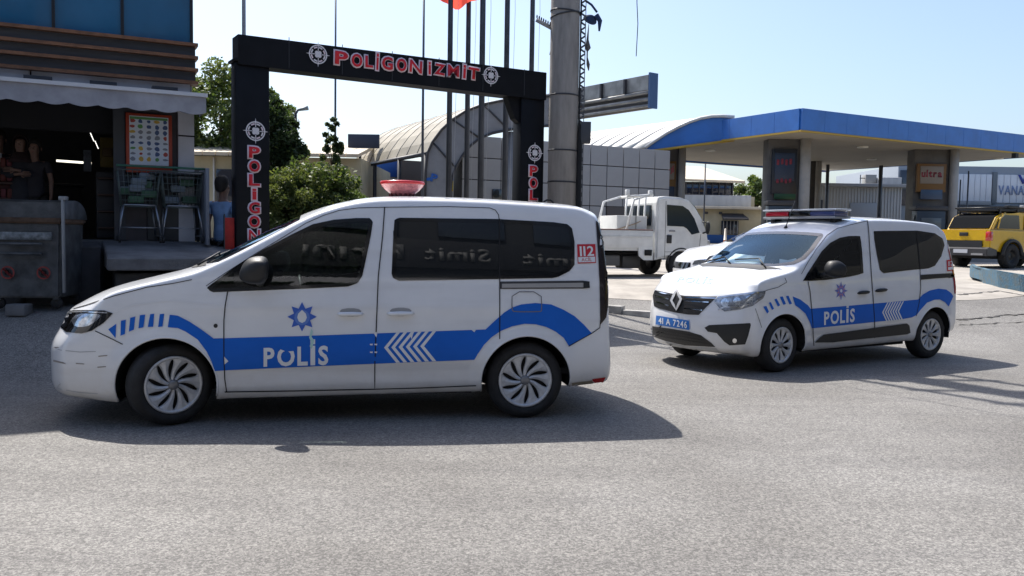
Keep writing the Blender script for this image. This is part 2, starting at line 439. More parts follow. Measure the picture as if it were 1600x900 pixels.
def housings(root,sp,W):
    for wx_ in sp['wheels']:
        for s in(1,-1):
            m=MB(); n=24; a0=-.15; a1=math.pi+.15; pr=None
            for i in range(n+1):
                a=a0+(a1-a0)*i/n; x=wx_+(sp['ar']+.001)*math.cos(a); z=sp['wr']+(sp['ar']+.001)*math.sin(a)
                vs=[m.bm.verts.new((x,s*y,z)) for y in (W-.028,.45)]+[m.bm.verts.new((wx_,s*.45,sp['wr']))]
                if pr:
                    m.bm.faces.new((pr[0],pr[1],vs[1],vs[0])); m.bm.faces.new((pr[1],pr[2],vs[2],vs[1])) if 0 else m.bm.faces.new((pr[1],pr[2],vs[1]))
                pr=vs
            m.build('wheel_housing',M_liner(),root)
def star(cx,cy,rx,ry,n=8,inner=.62,rot=0):
    P=[]
    for k in range(2*n):
        a=math.pi*k/n+rot; r=1 if k%2==0 else inner; P.append((cx+rx*r*math.sin(a),cy-ry*r*math.cos(a)))
    return P
def circ(cx,cy,rx,ry=None,n=20):
    ry=ry or rx; return [(cx+rx*math.cos(2*math.pi*k/n),cy+ry*math.sin(2*math.pi*k/n)) for k in range(n)]
def blob(pts,name,m,parent,lv=2,**k):
    """subdivided convex hull lump"""
    bm=bmesh.new(); vs=[bm.verts.new(p) for p in pts]; bmesh.ops.convex_hull(bm,input=vs)
    bmesh.ops.recalc_face_normals(bm,faces=bm.faces[:]); me=bpy.data.meshes.new(name); bm.to_mesh(me); bm.free()
    o=link(name,me,parent,m,smooth=True,**k); md=o.modifiers.new('s','SUBSURF'); md.levels=lv; md.render_levels=lv; return o
def rbox(c,d,name,m,parent,bev=.02,rz=0,label=None,M=None):
    b=MB(); b.box(c,d,rz,bev,M); o=b.build(name,m,parent,label); o.data.shade_smooth() if bev else None
    if bev:
        try: o.data.set_sharp_from_angle(angle=R(35))
        except Exception: pass
    return o
def seat(root,x,y,m):
    s=empty('seat',(x,y,0)); s.parent=root; CH.setdefault(root.name,[]).append(s)
    rbox((0,0,.62),(.5,.5,.16),'cushion',m,s,.05); rbox((-.27,0,.95),(.16,.48,.6),'backrest',m,s,.06); rbox((-.32,0,1.33),(.1,.27,.18),'headrest',m,s,.04)
def place(fr,rr_):
    """vehicle frame from the ground contacts of its near wheels"""
    a=onz(*fr); b=onz(*rr_); F=(a-b); wb=F.length; F.normalize(); L=Vector((-F.y,F.x,0)); return a,b,F,L,wb
# ------------------------------------------------------------ ground
Z3=Vector((0,0,1))
def sstep(a,b,x): t=min(1,max(0,(x-a)/(b-a))); return t*t*(3-2*t)
def gz(x,y):
    r=.60*sstep(12.8,19.5,y)+.15*sstep(22,30,y)+.45*sstep(36,52,y)
    l=.58*sstep(8.6,10.9,y)
    k=sstep(-1.2,-2.8,x) if False else min(1,max(0,(-1.0-x)/1.8))
    k=k*k*(3-2*k)
    return max(r,l*k) if y<19 else r
def on_ground(px,py,dz=0):
    z=0
    for _ in range(12): p=onz(px,py,z); z=gz(p.x,p.y)*.6+z*.4
    p=onz(px,py,z); return Vector((p.x,p.y,gz(p.x,p.y)+dz))
def axisvals(lo,hi,a,b,fine,coarse):
    v=[];x=lo
    while x<hi:
        v.append(x); x+=fine if a<=x<b else coarse
    v.append(hi); return v
def asphalt():
    m=bpy.data.materials.new('asphalt'); m.use_nodes=True; n=m.node_tree; b=n.nodes['Principled BSDF']; L_=n.links.new
    tc=n.nodes.new('ShaderNodeTexCoord'); P=tc.outputs['Object']
    vo=n.nodes.new('ShaderNodeTexVoronoi'); vo.inputs['Scale'].default_value=76; L_(P,vo.inputs['Vector'])
    vo2=n.nodes.new('ShaderNodeTexVoronoi'); vo2.inputs['Scale'].default_value=150; L_(P,vo2.inputs['Vector'])
    hs=n.nodes.new('ShaderNodeSeparateColor'); L_(vo.outputs['Color'],hs.inputs[0])
    hs2=n.nodes.new('ShaderNodeSeparateColor'); L_(vo2.outputs['Color'],hs2.inputs[0])
    mx=n.nodes.new('ShaderNodeMix'); mx.data_type='FLOAT'; mx.inputs[0].default_value=.45; L_(hs.outputs[0],mx.inputs[2]); L_(hs2.outputs[1],mx.inputs[3])
    rp=n.nodes.new('ShaderNodeValToRGB'); e=rp.color_ramp.elements
    e[0].position=.12; e[0].color=(.090,.087,.083,1); e[1].position=.9; e[1].color=(.29,.28,.262,1); q=e.new(.5); q.color=(.165,.160,.152,1)
    L_(mx.outputs[0],rp.inputs[0])
    n1=n.nodes.new('ShaderNodeTexNoise'); n1.inputs['Scale'].default_value=.55; n1.inputs['Detail'].default_value=7; L_(P,n1.inputs['Vector'])
    r1=n.nodes.new('ShaderNodeValToRGB'); r1.color_ramp.elements[0].position=.35; r1.color_ramp.elements[0].color=(.80,.79,.78,1); r1.color_ramp.elements[1].position=.65; r1.color_ramp.elements[1].color=(1.1,1.1,1.1,1); L_(n1.outputs['Fac'],r1.inputs[0])
    m1=n.nodes.new('ShaderNodeMix'); m1.data_type='RGBA'; m1.blend_type='MULTIPLY'; m1.inputs[0].default_value=1; L_(rp.outputs[0],m1.inputs[6]); L_(r1.outputs[0],m1.inputs[7])
    # fine oily wear streaks along the road
    mp=n.nodes.new('ShaderNodeMapping'); mp.inputs['Scale'].default_value=(.25,2.2,1); L_(P,mp.inputs[0])
    n2=n.nodes.new('ShaderNodeTexNoise'); n2.inputs['Scale'].default_value=1.3; n2.inputs['Detail'].default_value=5; L_(mp.outputs[0],n2.inputs['Vector'])
    r2=n.nodes.new('ShaderNodeValToRGB'); r2.color_ramp.elements[0].position=.3; r2.color_ramp.elements[0].color=(.86,.86,.87,1); r2.color_ramp.elements[1].position=.55; r2.color_ramp.elements[1].color=(1,1,1,1); L_(n2.outputs['Fac'],r2.inputs[0])
    m2=n.nodes.new('ShaderNodeMix'); m2.data_type='RGBA'; m2.blend_type='MULTIPLY'; m2.inputs[0].default_value=1; L_(m1.outputs[2],m2.inputs[6]); L_(r2.outputs[0],m2.inputs[7])
    # cracks
    vc=n.nodes.new('ShaderNodeTexVoronoi'); vc.feature='DISTANCE_TO_EDGE'; vc.inputs['Scale'].default_value=.28
    nw=n.nodes.new('ShaderNodeTexNoise'); nw.inputs['Scale'].default_value=2.0; nw.inputs['Detail'].default_value=5; L_(P,nw.inputs['Vector'])
    mv=n.nodes.new('ShaderNodeMix'); mv.data_type='RGBA'; mv.inputs[0].default_value=.18; L_(P,mv.inputs[6]); L_(nw.outputs['Color'],mv.inputs[7]); L_(mv.outputs[2],vc.inputs['Vector'])
    rc=n.nodes.new('ShaderNodeValToRGB'); rc.color_ramp.elements[0].position=0.0; rc.color_ramp.elements[0].color=(.9,.9,.9,1); rc.color_ramp.elements[1].position=.0035; rc.color_ramp.elements[1].color=(1,1,1,1); L_(vc.outputs['Distance'],rc.inputs[0])
    m3=n.nodes.new('ShaderNodeMix'); m3.data_type='RGBA'; m3.blend_type='MULTIPLY'; m3.inputs[0].default_value=1; L_(m2.outputs[2],m3.inputs[6]); L_(rc.outputs[0],m3.inputs[7])
    L_(m3.outputs[2],b.inputs['Base Color']); b.inputs['Roughness'].default_value=.85
    bp=n.nodes.new('ShaderNodeBump'); bp.inputs['Strength'].default_value=.4; bp.inputs['Distance'].default_value=.008; L_(mx.outputs[0],bp.inputs['Height']); L_(bp.outputs[0],b.inputs['Normal'])
    return m
xs=axisvals(-400,400,-8,12,.35,12); ys=axisvals(-300,900,5,24,.35,14)
bm=bmesh.new(); rows=[[bm.verts.new((x,y,gz(x,y))) for x in xs] for y in ys]
for a,b in zip(rows,rows[1:]):
    for i in range(len(xs)-1): bm.faces.new((a[i],a[i+1],b[i+1],b[i])).smooth=True
me=bpy.data.meshes.new('road'); bm.to_mesh(me); bm.free(); tag(link('road',me,None,asphalt()),kind='structure')
concrete=mat('concrete_slab',(.33,.305,.27),.85,var=.25,vscale=1.6,bump=.3,bscale=60,detail=8)
kerbm=mat('kerb_stone',(.36,.35,.33),.85,var=.3,vscale=5,bump=.4,bscale=50)
def sheet(P,name,m,off,step=.5):
    bm=poly_bm(P); grid_cut(bm,step)
    for v in bm.verts: v.co.z=gz(v.co.x,v.co.y)+off
    bmesh.ops.recalc_face_normals(bm,faces=bm.faces[:])
    for f in bm.faces:
        if f.normal.z<0: f.normal_flip()
    me=bpy.data.meshes.new(name); bm.to_mesh(me); bm.free(); return tag(link(name,me,None,m),kind='structure')
def g2(px,py): p=on_ground(px,py); return (p.x,p.y)
U=Vector((.89,.456,0)).normalized()
# forecourt concrete behind the road, with kerb line
sheet([(.5,17.0),(4.5,16.2),(9.5,17.2),(24,24),(30,34),(5,36),(-.5,24)],'forecourt',concrete,.006)
k0=(.55,15.9); k1=(2.6,14.55)
def kerb(pts,w,h,name,m):
    pts=[Vector((p[0],p[1],0)) for p in pts]; root=tag(empty(name,(pts[0].x,pts[0].y,gz(pts[0].x,pts[0].y))),kind='structure')
    i=0
    for a,b in zip(pts,pts[1:]):
        n=max(1,int((b-a).length/.8)); 
        for k in range(n):
            p=a.lerp(b,(k+.5)/n); l=(b-a).length/n-.012; ang=math.atan2((b-a).y,(b-a).x)
            mb=MB(); mb.box((p.x-root.location.x,p.y-root.location.y,gz(p.x,p.y)-root.location.z+h/2-.05),(l,w,h+.1),ang,.015); mb.build('kerb_stone',m,root)
    return root
kerb([(.2,16.6),(2.0,15.4),(2.75,15.0)],.16,.10,'kerb',kerbm)
# patched asphalt seams on the right
crk=mat('crack_dark',(.075,.072,.07),.95)
def crack(P,w,name='pavement_joint'):
    rng=random.Random(3); bm=bmesh.new(); prev=None; Q=[]
    for a,b in zip(P,P[1:]):
        n=14
        for k in range(n): t=k/n; Q.append((a[0]+(b[0]-a[0])*t+rng.uniform(-.03,.03),a[1]+(b[1]-a[1])*t+rng.uniform(-.05,.05)))
    Q.append(P[-1])
    for i,(x,y) in enumerate(Q):
        a=Q[max(0,i-1)]; b=Q[min(len(Q)-1,i+1)]; t=Vector((b[0]-a[0],b[1]-a[1])).normalized(); n=Vector((-t.y,t.x))*w*rng.uniform(.2,1)*.5
        vs=[bm.verts.new((x+n.x*s,y+n.y*s,gz(x,y)+.010)) for s in(1,-1)]
        if prev: bm.faces.new((prev[0],prev[1],vs[1],vs[0]))
        prev=vs
    for f in bm.faces:
        f.normal_update()
        if f.normal.z<0: f.normal_flip()
    me=bpy.data.meshes.new(name); bm.to_mesh(me); bm.free(); tag(link(name,me,None,crk),kind='structure')
crack([g2(1497,500),g2(1560,494),g2(1640,487)],.10); crack([g2(1500,508),g2(1600,503)],.05); crack([g2(1498,461),g2(1560,455),g2(1620,466)],.12)
# blue painted kerb island
bk=empty('painted_kerb',tuple(on_ground(1530,441)),0,'weathered blue kerb block on the forecourt edge beside the yellow pickup','kerb')
o=on_ground(1530,441); mb=MB()
pr=[]; 
for (px,py) in((1528,436),(1540,443),(1565,450),(1600,457),(1660,468)):
    p=on_ground(px,py); pr.append(p-o)
up=[p+Vector((-.05,.12,.38)) for p in pr]; bkp=[p+Vector((.5,1.6,.38)) for p in pr]; bkp[0]=up[0]+Vector((.15,.5,0)); bb=[p-Vector((0,0,.3)) for p in bkp]
pr=[v-Vector((0,0,.35)) for v in pr]
rr=[[mb.bm.verts.new(v) for v in row] for row in (pr,up,bkp,bb)]
for a,b in zip(rr,rr[1:]):
    for i in range(4): mb.bm.faces.new((a[i],a[i+1],b[i+1],b[i]))
mb.bm.faces.new([r[0] for r in rr]); mb.bm.faces.new([r[-1] for r in rr])
bmesh.ops.bevel(mb.bm,geom=[e for e in mb.bm.edges],offset=.03,segments=2,affect='EDGES')
mb.build('kerb_block',mat('blue_kerb_paint',(.05,.13,.20),.8,var=.5,vscale=7,col2=(.09,.12,.13),bump=.5,bscale=25),bk)
# ------------------------------------------------------------ market building (left)
PC=Vector((-4.67,12.8,0)); NO=Vector((U.y,-U.x,0))
FM=frame(PC,U,Z3)
def pf(px,py,off=0):
    q=onplane(px,py,PC+NO*off,NO)-PC; return q.dot(U),q.z
FL=1.42   # shop floor height
shop=empty('market_building',PC,0,'dark market building with blue glass upper floor, striped slate cladding and white awning','building')
shop.rotation_euler=(0,0,math.atan2(U.y,U.x))
# local frame now: x=U (right), y=inwards, z up
def sb(x0,x1,y0,y1,z0,z1,name,m,parent=shop,bev=0,label=None): return rbox(((x0+x1)/2,(y0+y1)/2,(z0+z1)/2),(abs(x1-x0),abs(y1-y0),abs(z1-z0)),name,m,parent,bev,label=label)
slate=mat('slate_board',(.045,.047,.055),.55,var=.25,vscale=5,stretch=(.3,1,3)); copper=mat('copper_trim',(.23,.10,.045),.5,var=.3,vscale=8)
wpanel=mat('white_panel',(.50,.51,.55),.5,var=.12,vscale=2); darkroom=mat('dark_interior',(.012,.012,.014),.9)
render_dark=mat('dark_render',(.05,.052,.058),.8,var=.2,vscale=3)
bglass=mat('blue_curtain_glass',(.018,.14,.27),.06,.0,coat=1,spec=.9,var=.15,vscale=1)
ztop=9.6; xl=-22
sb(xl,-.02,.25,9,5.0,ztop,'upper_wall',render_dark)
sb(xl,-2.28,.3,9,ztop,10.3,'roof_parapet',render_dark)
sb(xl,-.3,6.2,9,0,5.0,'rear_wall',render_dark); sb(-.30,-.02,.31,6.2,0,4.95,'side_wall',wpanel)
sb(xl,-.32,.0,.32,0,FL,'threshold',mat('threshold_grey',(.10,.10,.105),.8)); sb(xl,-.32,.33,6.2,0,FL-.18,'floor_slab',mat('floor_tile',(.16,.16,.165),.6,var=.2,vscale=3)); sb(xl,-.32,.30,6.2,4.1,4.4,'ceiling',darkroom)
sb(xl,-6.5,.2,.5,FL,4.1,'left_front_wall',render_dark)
# glass panels
gx=[pf(192,40)[0],pf(83,20)[0]]; gw=gx[0]-gx[1]; zg=pf(307,68)[1]+.02
x1=-.04
edges=[x1]+[gx[0]-k*gw for k in range(0,14)]
for a,b in zip(edges,edges[1:]):
    for z0,z1 in((zg,zg+1.9),(zg+1.94,ztop-.1)):
        sb(b+.02,a-.02,.16,.22,z0,z1,'glass_panel',bglass)
for e in edges: sb(e-.02,e+.02,.12,.24,zg,ztop,'mullion',mat('mullion_black',(.01,.01,.012),.4))
# striped boards: measured lips at right corner
ly=[pf(306,y)[1] for y in (68,88,107,127)]
for i,(zt,zb) in enumerate(zip(ly,ly[1:]+[ly[-1]-.0])):
    if i<3: sb(xl,-.0,.06,.24,zb,zt-.045,'slate_board',slate)
    sb(xl,.03,-.03,.24,zt-.045,zt,'copper_strip',copper)
z5=pf(302,150)[1]; zt=ly[3]-.045
ex=-.06
for k in range(10):
    sb(ex-2.05,ex-.012,.08,.24,z5-.05,zt,'fascia_panel',wpanel); ex-=2.06
sb(xl,-.05,.22,.26,z5-.6,zt,'fascia_backing',darkroom)
# pillar & poster wall
def fx(px,y=230,off=0): return pf(px,y,off)[0]
zc=z5
sb(fx(278),fx(303),-.04,.3,FL-.6,zc,'white_pillar',mat('pillar_white',(.52,.53,.57),.55,var=.1,vscale=3))
sb(fx(278)+.0,fx(303)+.01,-.05,.0,pf(290,213)[1]-.01,pf(290,213)[1]+.01,'pillar_joint',darkroom)
sb(fx(183),fx(278)-.003,.02,.3,FL,zc,'poster_wall',mat('brown_wall',(.05,.045,.05),.6,var=.2,vscale=4))
sb(fx(183)-.05,fx(195),-.03,.03,FL,zc,'door_jamb',mat('jamb_grey',(.035,.04,.05),.5))
# awning
aw=empty('awning',(0,0,0)); aw.parent=shop
awm=mat('awning_fabric',(.36,.36,.39),.75,var=.22,vscale=2.5)
AO=.75
zt0=pf(200,141,AO)[1]; zb0=pf(200,171,AO)[1]; xr=pf(322,160,AO)[0]
mb=MB(); N=int((xr-xl)/.05); prev=None
for i in range(N+1):
    x=xr-(xr-xl)*i/N; ph=(i*.05)%.34/.34; sc_=.035*math.sin(math.pi*ph)
    a=mb.bm.verts.new((x,-AO,zt0)); b=mb.bm.verts.new((x,-AO-.01,zb0+.03-sc_))
    if prev: mb.bm.faces.new((prev[0],prev[1],b,a))
    prev=(a,b)
o=mb.build('valance',awm,aw); md=o.modifiers.new('t','SOLIDIFY'); md.thickness=.008
mb=MB(); mb.quad((xl,-AO,zt0),(xr,-AO,zt0),(xr,.05,zt0+.10),(xl,.05,zt0+.10)); mb.quad((xr,-AO,zt0),(xr,-AO,zb0+.05),(xr,-.02,zb0+.05),(xr,.05,zt0+.1)); mb.build('awning_top',awm,aw)
sb(xl,xr+.02,-AO-.03,-AO+.02,zt0-.01,zt0+.04,'front_rail',mat('rail_white',(.62,.63,.66),.4),aw)
for k in range(22): 
    x=-.6-k*.8; sb(x,x+.34,-.1,.08,zt0+.13,zt0+.19,'awning_bracket',slate,aw)
# poster
po=empty('price_poster',FM@Vector((0,0,0)),math.atan2(U.y,U.x),'orange framed poster with rows of product pictures on the wall beside the shop door','poster')
pl,ptp=pf(196,176,.05); pr_,pbt=pf(269,272,.05)
sb(pl,pr_,-.09,.0,pbt,ptp,'frame',mat('poster_orange',(.36,.05,.02),.5),po,.01)
sb(pl+.045,pr_-.05,-.10,-.09,pbt+.11,ptp-.04,'sheet',mat('poster_sheet',(.60,.66,.74),.4),po)
rng=random.Random(5); tones=[mat('print_%s'%n,c,.5) for n,c in (('navy',(.05,.09,.22)),('red',(.35,.05,.04)),('green',(.10,.28,.08)),('yellow',(.55,.35,.05)),('grey',(.2,.22,.27)))]
mbs=[MB() for _ in tones]; nx_,ny_=5,8
for r_ in range(ny_):
    for c_ in range(nx_):
        x=pl+.085+(pr_-pl-.18)*c_/(nx_-1); z=ptp-.11-(ptp-pbt-.30)*r_/(ny_-1); k=rng.choice([0,4,4,0,1,3,2]) if r_>1 else rng.choice([3,2,1,0])
        w_,h_=rng.uniform(.03,.05),rng.uniform(.02,.045)
        P=[(x+w_*math.cos(t)*rng.uniform(.6,1),z+h_*math.sin(t)*rng.uniform(.6,1)) for t in [i*math.pi/4 for i in range(8)]]
        mbs[k].prism([(a,b) for a,b in P],Matrix(((1,0,0,0),(0,0,-1,-.1005),(0,1,0,0),(0,0,0,1))),.001+.0002*k)
for mb,t in zip(mbs,tones): tag(mb.build('product_print',t,po),kind='stuff')
sb(pl+.05,pr_-.06,-.1025,-.1005,ptp-.085,ptp-.05,'poster_heading',tones[2],po)
# interior contents
lampm=mat('lamp_tube',(.9,.9,.9),.5,emit=(1,.97,.9),es=1.2)
tl=empty('tube_lamp',(0,0,0),0,'string of small white ceiling lamps running into the dark shop','lamp')
mb=[]
for i,(px,py) in enumerate(((127,181),(136,202),(144,216),(151,228))):
    q=onplane(px,py,PC-NO*(1.0+i*1.0),NO)-Vector((0,0,0)); m_=MB(); m_.tube([(q.x-.03,q.y,q.z+.09),(q.x+.03,q.y,q.z-.05)] if i else [(q.x-.02,q.y,q.z),(q.x+.02,q.y,q.z-.02)],.007,6); m_.build('lamp',lampm,tl)
q1=onplane(88,251,PC-NO*4.2,NO); q2=onplane(143,255,PC-NO*4.2,NO)
l2=empty('shelf_lamp',q1,0,'horizontal white strip lamp at the back of the dark shop','lamp'); m_=MB(); m_.tube([(0,0,0),q2-q1],.022,6); m_.build('tube',mat('lamp_dim',(.8,.75,.6),.5,emit=(1,.95,.8),es=1.2),l2)
q=onplane(36,174,PC-NO*3,NO); l3=empty('bulb_lamp',q,0,'single tiny white bulb under the shop ceiling behind the awning','lamp'); m_=MB(); m_.lathe([(.001,.03),(.03,.015),(.03,-.015),(.001,-.03)],10); m_.build('bulb',lampm,l3)
def inbox(px0,py0,px1,py1,dep,name,m,label,cat,th=.3,slats=0):
    a=onplane(px0,py0,PC-NO*dep,NO); b=onplane(px1,py1,PC-NO*dep,NO); w_=(b-a).dot(U); h_=a.z-b.z
    e=empty(name,Vector((a.x,a.y,b.z)),math.atan2(U.y,U.x),label,cat)
    rbox((w_/2,th/2,h_/2),(w_,th,h_),'case',m,e,.01)
    for k in range(slats): rbox((w_/2,-.03,h_*(k+.6)/slats),(w_*.94,.08,.03),'shelf',mat('shelf_edge',(.10,.06,.05),.6),e)
    return e,w_,h_
e,w_,h_=inbox(156,214,180,262,1.6,'yellow_sign',mat('yellow_board',(.13,.09,.01),.6),'dim yellow board hanging inside the shop doorway','sign',.04)
rbox((w_*.5,-.01,h_*.5),(w_*.7,.02,h_*.3),'sign_band',mat('brownish',(.10,.06,.02),.6),e)
e,w_,h_=inbox(130,234,143,268,2.0,'white_notice',mat('notice_grey',(.22,.25,.30),.6),'narrow pale notice inside the dark shop doorway','notice',.03)
rbox((w_*.5,-.01,h_*.75),(w_*.8,.01,h_*.2),'notice_band',tones[4],e)
for k in range(5):
    a=-7.0+k*1.15
e,w_,h_=inbox(-60,250,26,372,1.0,'goods_shelf',mat('shelf_red',(.05,.01,.009),.7),'red and brown shelf of goods at the left side of the shop front','shelf',.5,5)
rng=random.Random(11)
for s_ in range(5):
    for k in range(7):
        c=rng.choice([(.11,.02,.015),(.10,.05,.02),(.05,.05,.06),(.12,.02,.03),(.15,.12,.05)])
        rbox((.08+k*(w_-.1)/7+.03,-.04,h_*(s_+.6)/5+.075),((w_-.1)/8,.08,rng.uniform(.09,.14)),'packet',mat('packet%d'%rng.randrange(5),c,.6),e)
e,w_,h_=inbox(150,268,186,372,.9,'display_counter',mat('counter_dark',(.03,.033,.04),.5),'dark counter with pale slats in the shop doorway beside the trolleys','counter',.5,4)
e,w_,h_=inbox(70,290,128,372,3.4,'back_counter',mat('counter_back',(.02,.02,.024),.6),'low dark counter deep inside the shop','counter',.6,0); rbox((w_/2,.2,h_+.02),(w_+.1,.8,.04),'counter_top',slate,e)
# apron slope & steps
apr=mat('apron_concrete',(.15,.15,.155),.8,var=.35,vscale=2.5,bump=.4,bscale=30,detail=8)
ap=tag(empty('loading_platform',PC,math.atan2(U.y,U.x)),'sloping grey concrete loading platform in front of the shop door','platform')
ap['category']='platform'; ap['label']='sloping grey concrete loading platform in front of the shop door'
def slab(x0,x1,y0,y1,za,zb,zl,name,m,par):
    mb=MB(); v=[mb.bm.verts.new(p) for p in ((x0,y0,za),(x1,y0,za),(x1,y1,zb),(x0,y1,zb),(x0,y0,zl),(x1,y0,zl),(x1,y1,zl),(x0,y1,zl))]
    for f in ((0,1,2,3),(4,5,6,7),(0,1,5,4),(1,2,6,5),(2,3,7,6),(3,0,4,7)): mb.bm.faces.new([v[i] for i in f])
    bmesh.ops.bevel(mb.bm,geom=mb.bm.edges[:],offset=.015,segments=1,affect='EDGES'); return mb.build(name,m,par)
slab(fx(160,390),fx(345,390)+.35,-1.75,-.05,FL-.20,FL-.01,FL-.36,'platform_slab',apr,ap)
slab(fx(170),fx(335)+.2,-1.60,-.06,FL-.40,FL-.40,.2,'platform_base',mat('base_dark',(.05,.05,.052),.9,var=.3,vscale=4),ap)
slab(-14,fx(160,390)-.04,-.7,-.05,FL-.08,FL-.03,.2,'side_slab',mat('side_slab',(.06,.06,.065),.85,var=.3,vscale=3),ap)
# ------------------------------------------------------------ gate
GL=Vector((-3.69,12.3,0)); GR=Vector((.31,14.8,0)); GU=(GR-GL).normalized(); GN=Vector((GU.y,-GU.x,0)); ga=math.atan2(GU.y,GU.x)
gate=empty('entrance_gate',GL,ga,'black entrance gate with red and white shooting range lettering and target emblems','gate')
blk=mat('gate_black',(.006,.0065,.009),.5,var=.3,vscale=3,spec=.22); gl_=(GR-GL).length
gz0=gz(GL.x,GL.y); 
def gb(x0,x1,y0,y1,z0,z1,name,par=gate,m=blk,bev=.01): return rbox(((x0+x1)/2,(y0+y1)/2,(z0+z1)/2),(x1-x0,y1-y0,z1-z0),name,m,par,bev)
gb(-.235,.235,-.0,.26,.0,3.97,'column'); gb(gl_-.235,gl_+.235,0,.26,-.1,3.93,'column')
def ongate(px,py,off=.0): q=onplane(px,py,GL+GN*off,GN)-GL; return q.dot(GU),q.z
bl,bt=ongate(371,54); br_,bt2=ongate(852,114); _,bb1=ongate(422,104)
mb=MB(); mb.prism([(bl,bb1-.02),(br_,bb1-.03),(br_,bt2),(bl,bt)],Matrix(((1,0,0,0),(0,0,-1,.28),(0,1,0,0),(0,0,0,1))),.32); mb.build('beam',blk,gate)
gb(bl-.06,-.2,-.05,.3,bb1+.02,bb1+.06,'eave_plate')
mb=MB(); mb.prism([(gl_-.5,bb1),(gl_-.23,bb1),(gl_-.23,bb1-.45),(gl_-.33,bb1-.38)],Matrix(((1,0,0,0),(0,0,-1,.2),(0,1,0,0),(0,0,0,1))),.15); mb.build('gusset_plate',blk,gate)
for k in range(6): gb(.5+k*.8,.5+k*.8+.01,-.046,-.041,bb1,bt2-.0+.005,'beam_joint',gate,mat('joint_grey',(.03,.032,.036),.5),0)
red=mat('sign_red',(.70,.008,.022),.45); wht=mat('sign_white',(.75,.72,.74),.5); pnk=mat('sign_outline',(.80,.66,.70),.5)
def GM(x,z,y=-.045,tilt=0,s=1):
    M=Matrix(((1,0,0,x),(0,0,-1,y),(0,1,0,z),(0,0,0,1)))
    return M@Matrix.Rotation(tilt,4,'Z')
def letters(s,xs0,heights,yb,y,par,vertical=False):
    pass
def outlined(ch,x,z,w_,h_,y,tilt=0,th=.03):
    M=GM(x,z,y,tilt)
    text3d('letter_outline',ch,M@Matrix.Translation((-.012,-.012,0)),w_+.024,h_+.024,.012,pnk,gate,offset=.07)
    text3d('letter',ch,M@Matrix.Translation((.008,.008,.012)),w_-.016,h_-.016,.008,red,gate,offset=.03 if ch not in 'MN' else .01)
word=[('P',520,546,76,105),('O',546,568,80,108),('L',568,585,84,109),('İ',585,593,87,112),('G',594,616,85,113),('O',617,637,88,115),('N',637,661,90,117),('İ',667,675,99,119),('Z',676,697,96,120),('M',697,719,98,123),('İ',721,729,104,125),('T',729,750,102,127)]
for ch,a,b,t_,bo in word:
    x0,z1=ongate(a,t_,.05); x1,z0=ongate(b,bo,.05); outlined(ch,x0+.02,z0+.015,x1-x0-.04,z1-z0-.03,-.045,random.uniform(-.05,.05))
def emblem(x,z,r,y,par=gate):
    e=empty('target_emblem',(x,y,z)); e.parent=par; CH.setdefault(par.name,[]).append(e)
    M=Matrix(((1,0,0,0),(0,0,-1,0),(0,1,0,0),(0,0,0,1)))
    def annulus(ra,rb,name,m,th,a0=0,a1=2*math.pi,n=32):
        mb=MB()
        for k in range(n):
            t0=a0+(a1-a0)*k/n; t1=a0+(a1-a0)*(k+1)/n
            q=[M@Vector((rr_*math.cos(t),rr_*math.sin(t),th)) for rr_,t in((ra,t0),(rb,t0),(rb,t1),(ra,t1))]; mb.quad(*q)
        bmesh.ops.remove_doubles(mb.bm,verts=mb.bm.verts[:],dist=1e-5); mb.build(name,m,e)
    annulus(r*.80,r*.92,'outer_ring',wht,.010)
    for k in range(8): annulus(r*.60,r*.74,'ring_mark',wht if k%2 else pnk,.012,k*math.pi/4+.12,(k+1)*math.pi/4-.12,6)
    for k in range(4):
        a=k*math.pi/2; mb=MB(); mb.prism([(r*.80,-r*.07),(r*1.2,0),(r*.80,r*.07)],M@Matrix.Rotation(a,4,'Z')@Matrix.Translation((0,0,.008)),.006); mb.prism([(r*.34,-r*.035),(r*.84,-r*.035),(r*.84,r*.035),(r*.34,r*.035)],M@Matrix.Rotation(a,4,'Z')@Matrix.Translation((0,0,.013)),.004); mb.build('cross_hair',wht,e)
        mb=MB(); cx,cy=r*.20*math.cos(a+.78),r*.20*math.sin(a+.78); mb.prism(circ(cx,cy,r*.19,n=12),M@Matrix.Translation((0,0,.012+.0006*k)),.006); mb.build('clover_leaf',wht,e)
x,z=ongate(497,85,.05); emblem(x,z,.15,-.042); x,z=ongate(767,118,.05); emblem(x,z,.15,-.042)
x,z=ongate(399,205,.0); emblem(x,z,.15,-.002); x,z=ongate(835,239,0); emblem(x,z,.15,-.002)
for px,py0,py1,pitch,wpx in ((397,228.5,248,21.6,19),(833,258.5,276,18.8,15)):
    for k,ch in enumerate('POLİGON'):
        x,z1=ongate(px,py0+k*pitch); _,z0=ongate(px,py1+k*pitch); ww=.17 if ch!='İ' else .07; z1=z1-(.045 if ch=='İ' else 0)
        outlined(ch,x-ww/2,z0,ww,z1-z0,-.002)
# red cloth / post beside the left column
p=ony(352,392,12.15); t_=ony(352,340,12.15)
rd=empty('red_banner',p,ga,'narrow red banner board standing beside the left gate column','banner'); rbox((.06,0,(t_.z-p.z)/2),(.13,.03,t_.z-p.z),'banner_cloth',mat('banner_red',(.40,.02,.015),.7,var=.3,vscale=8),rd,.006); rbox((-.01,0,(t_.z-p.z)/2-.1),(.025,.025,t_.z-p.z+.3),'banner_pole',mat('steel_dark',(.06,.06,.065),.5,.5),rd)
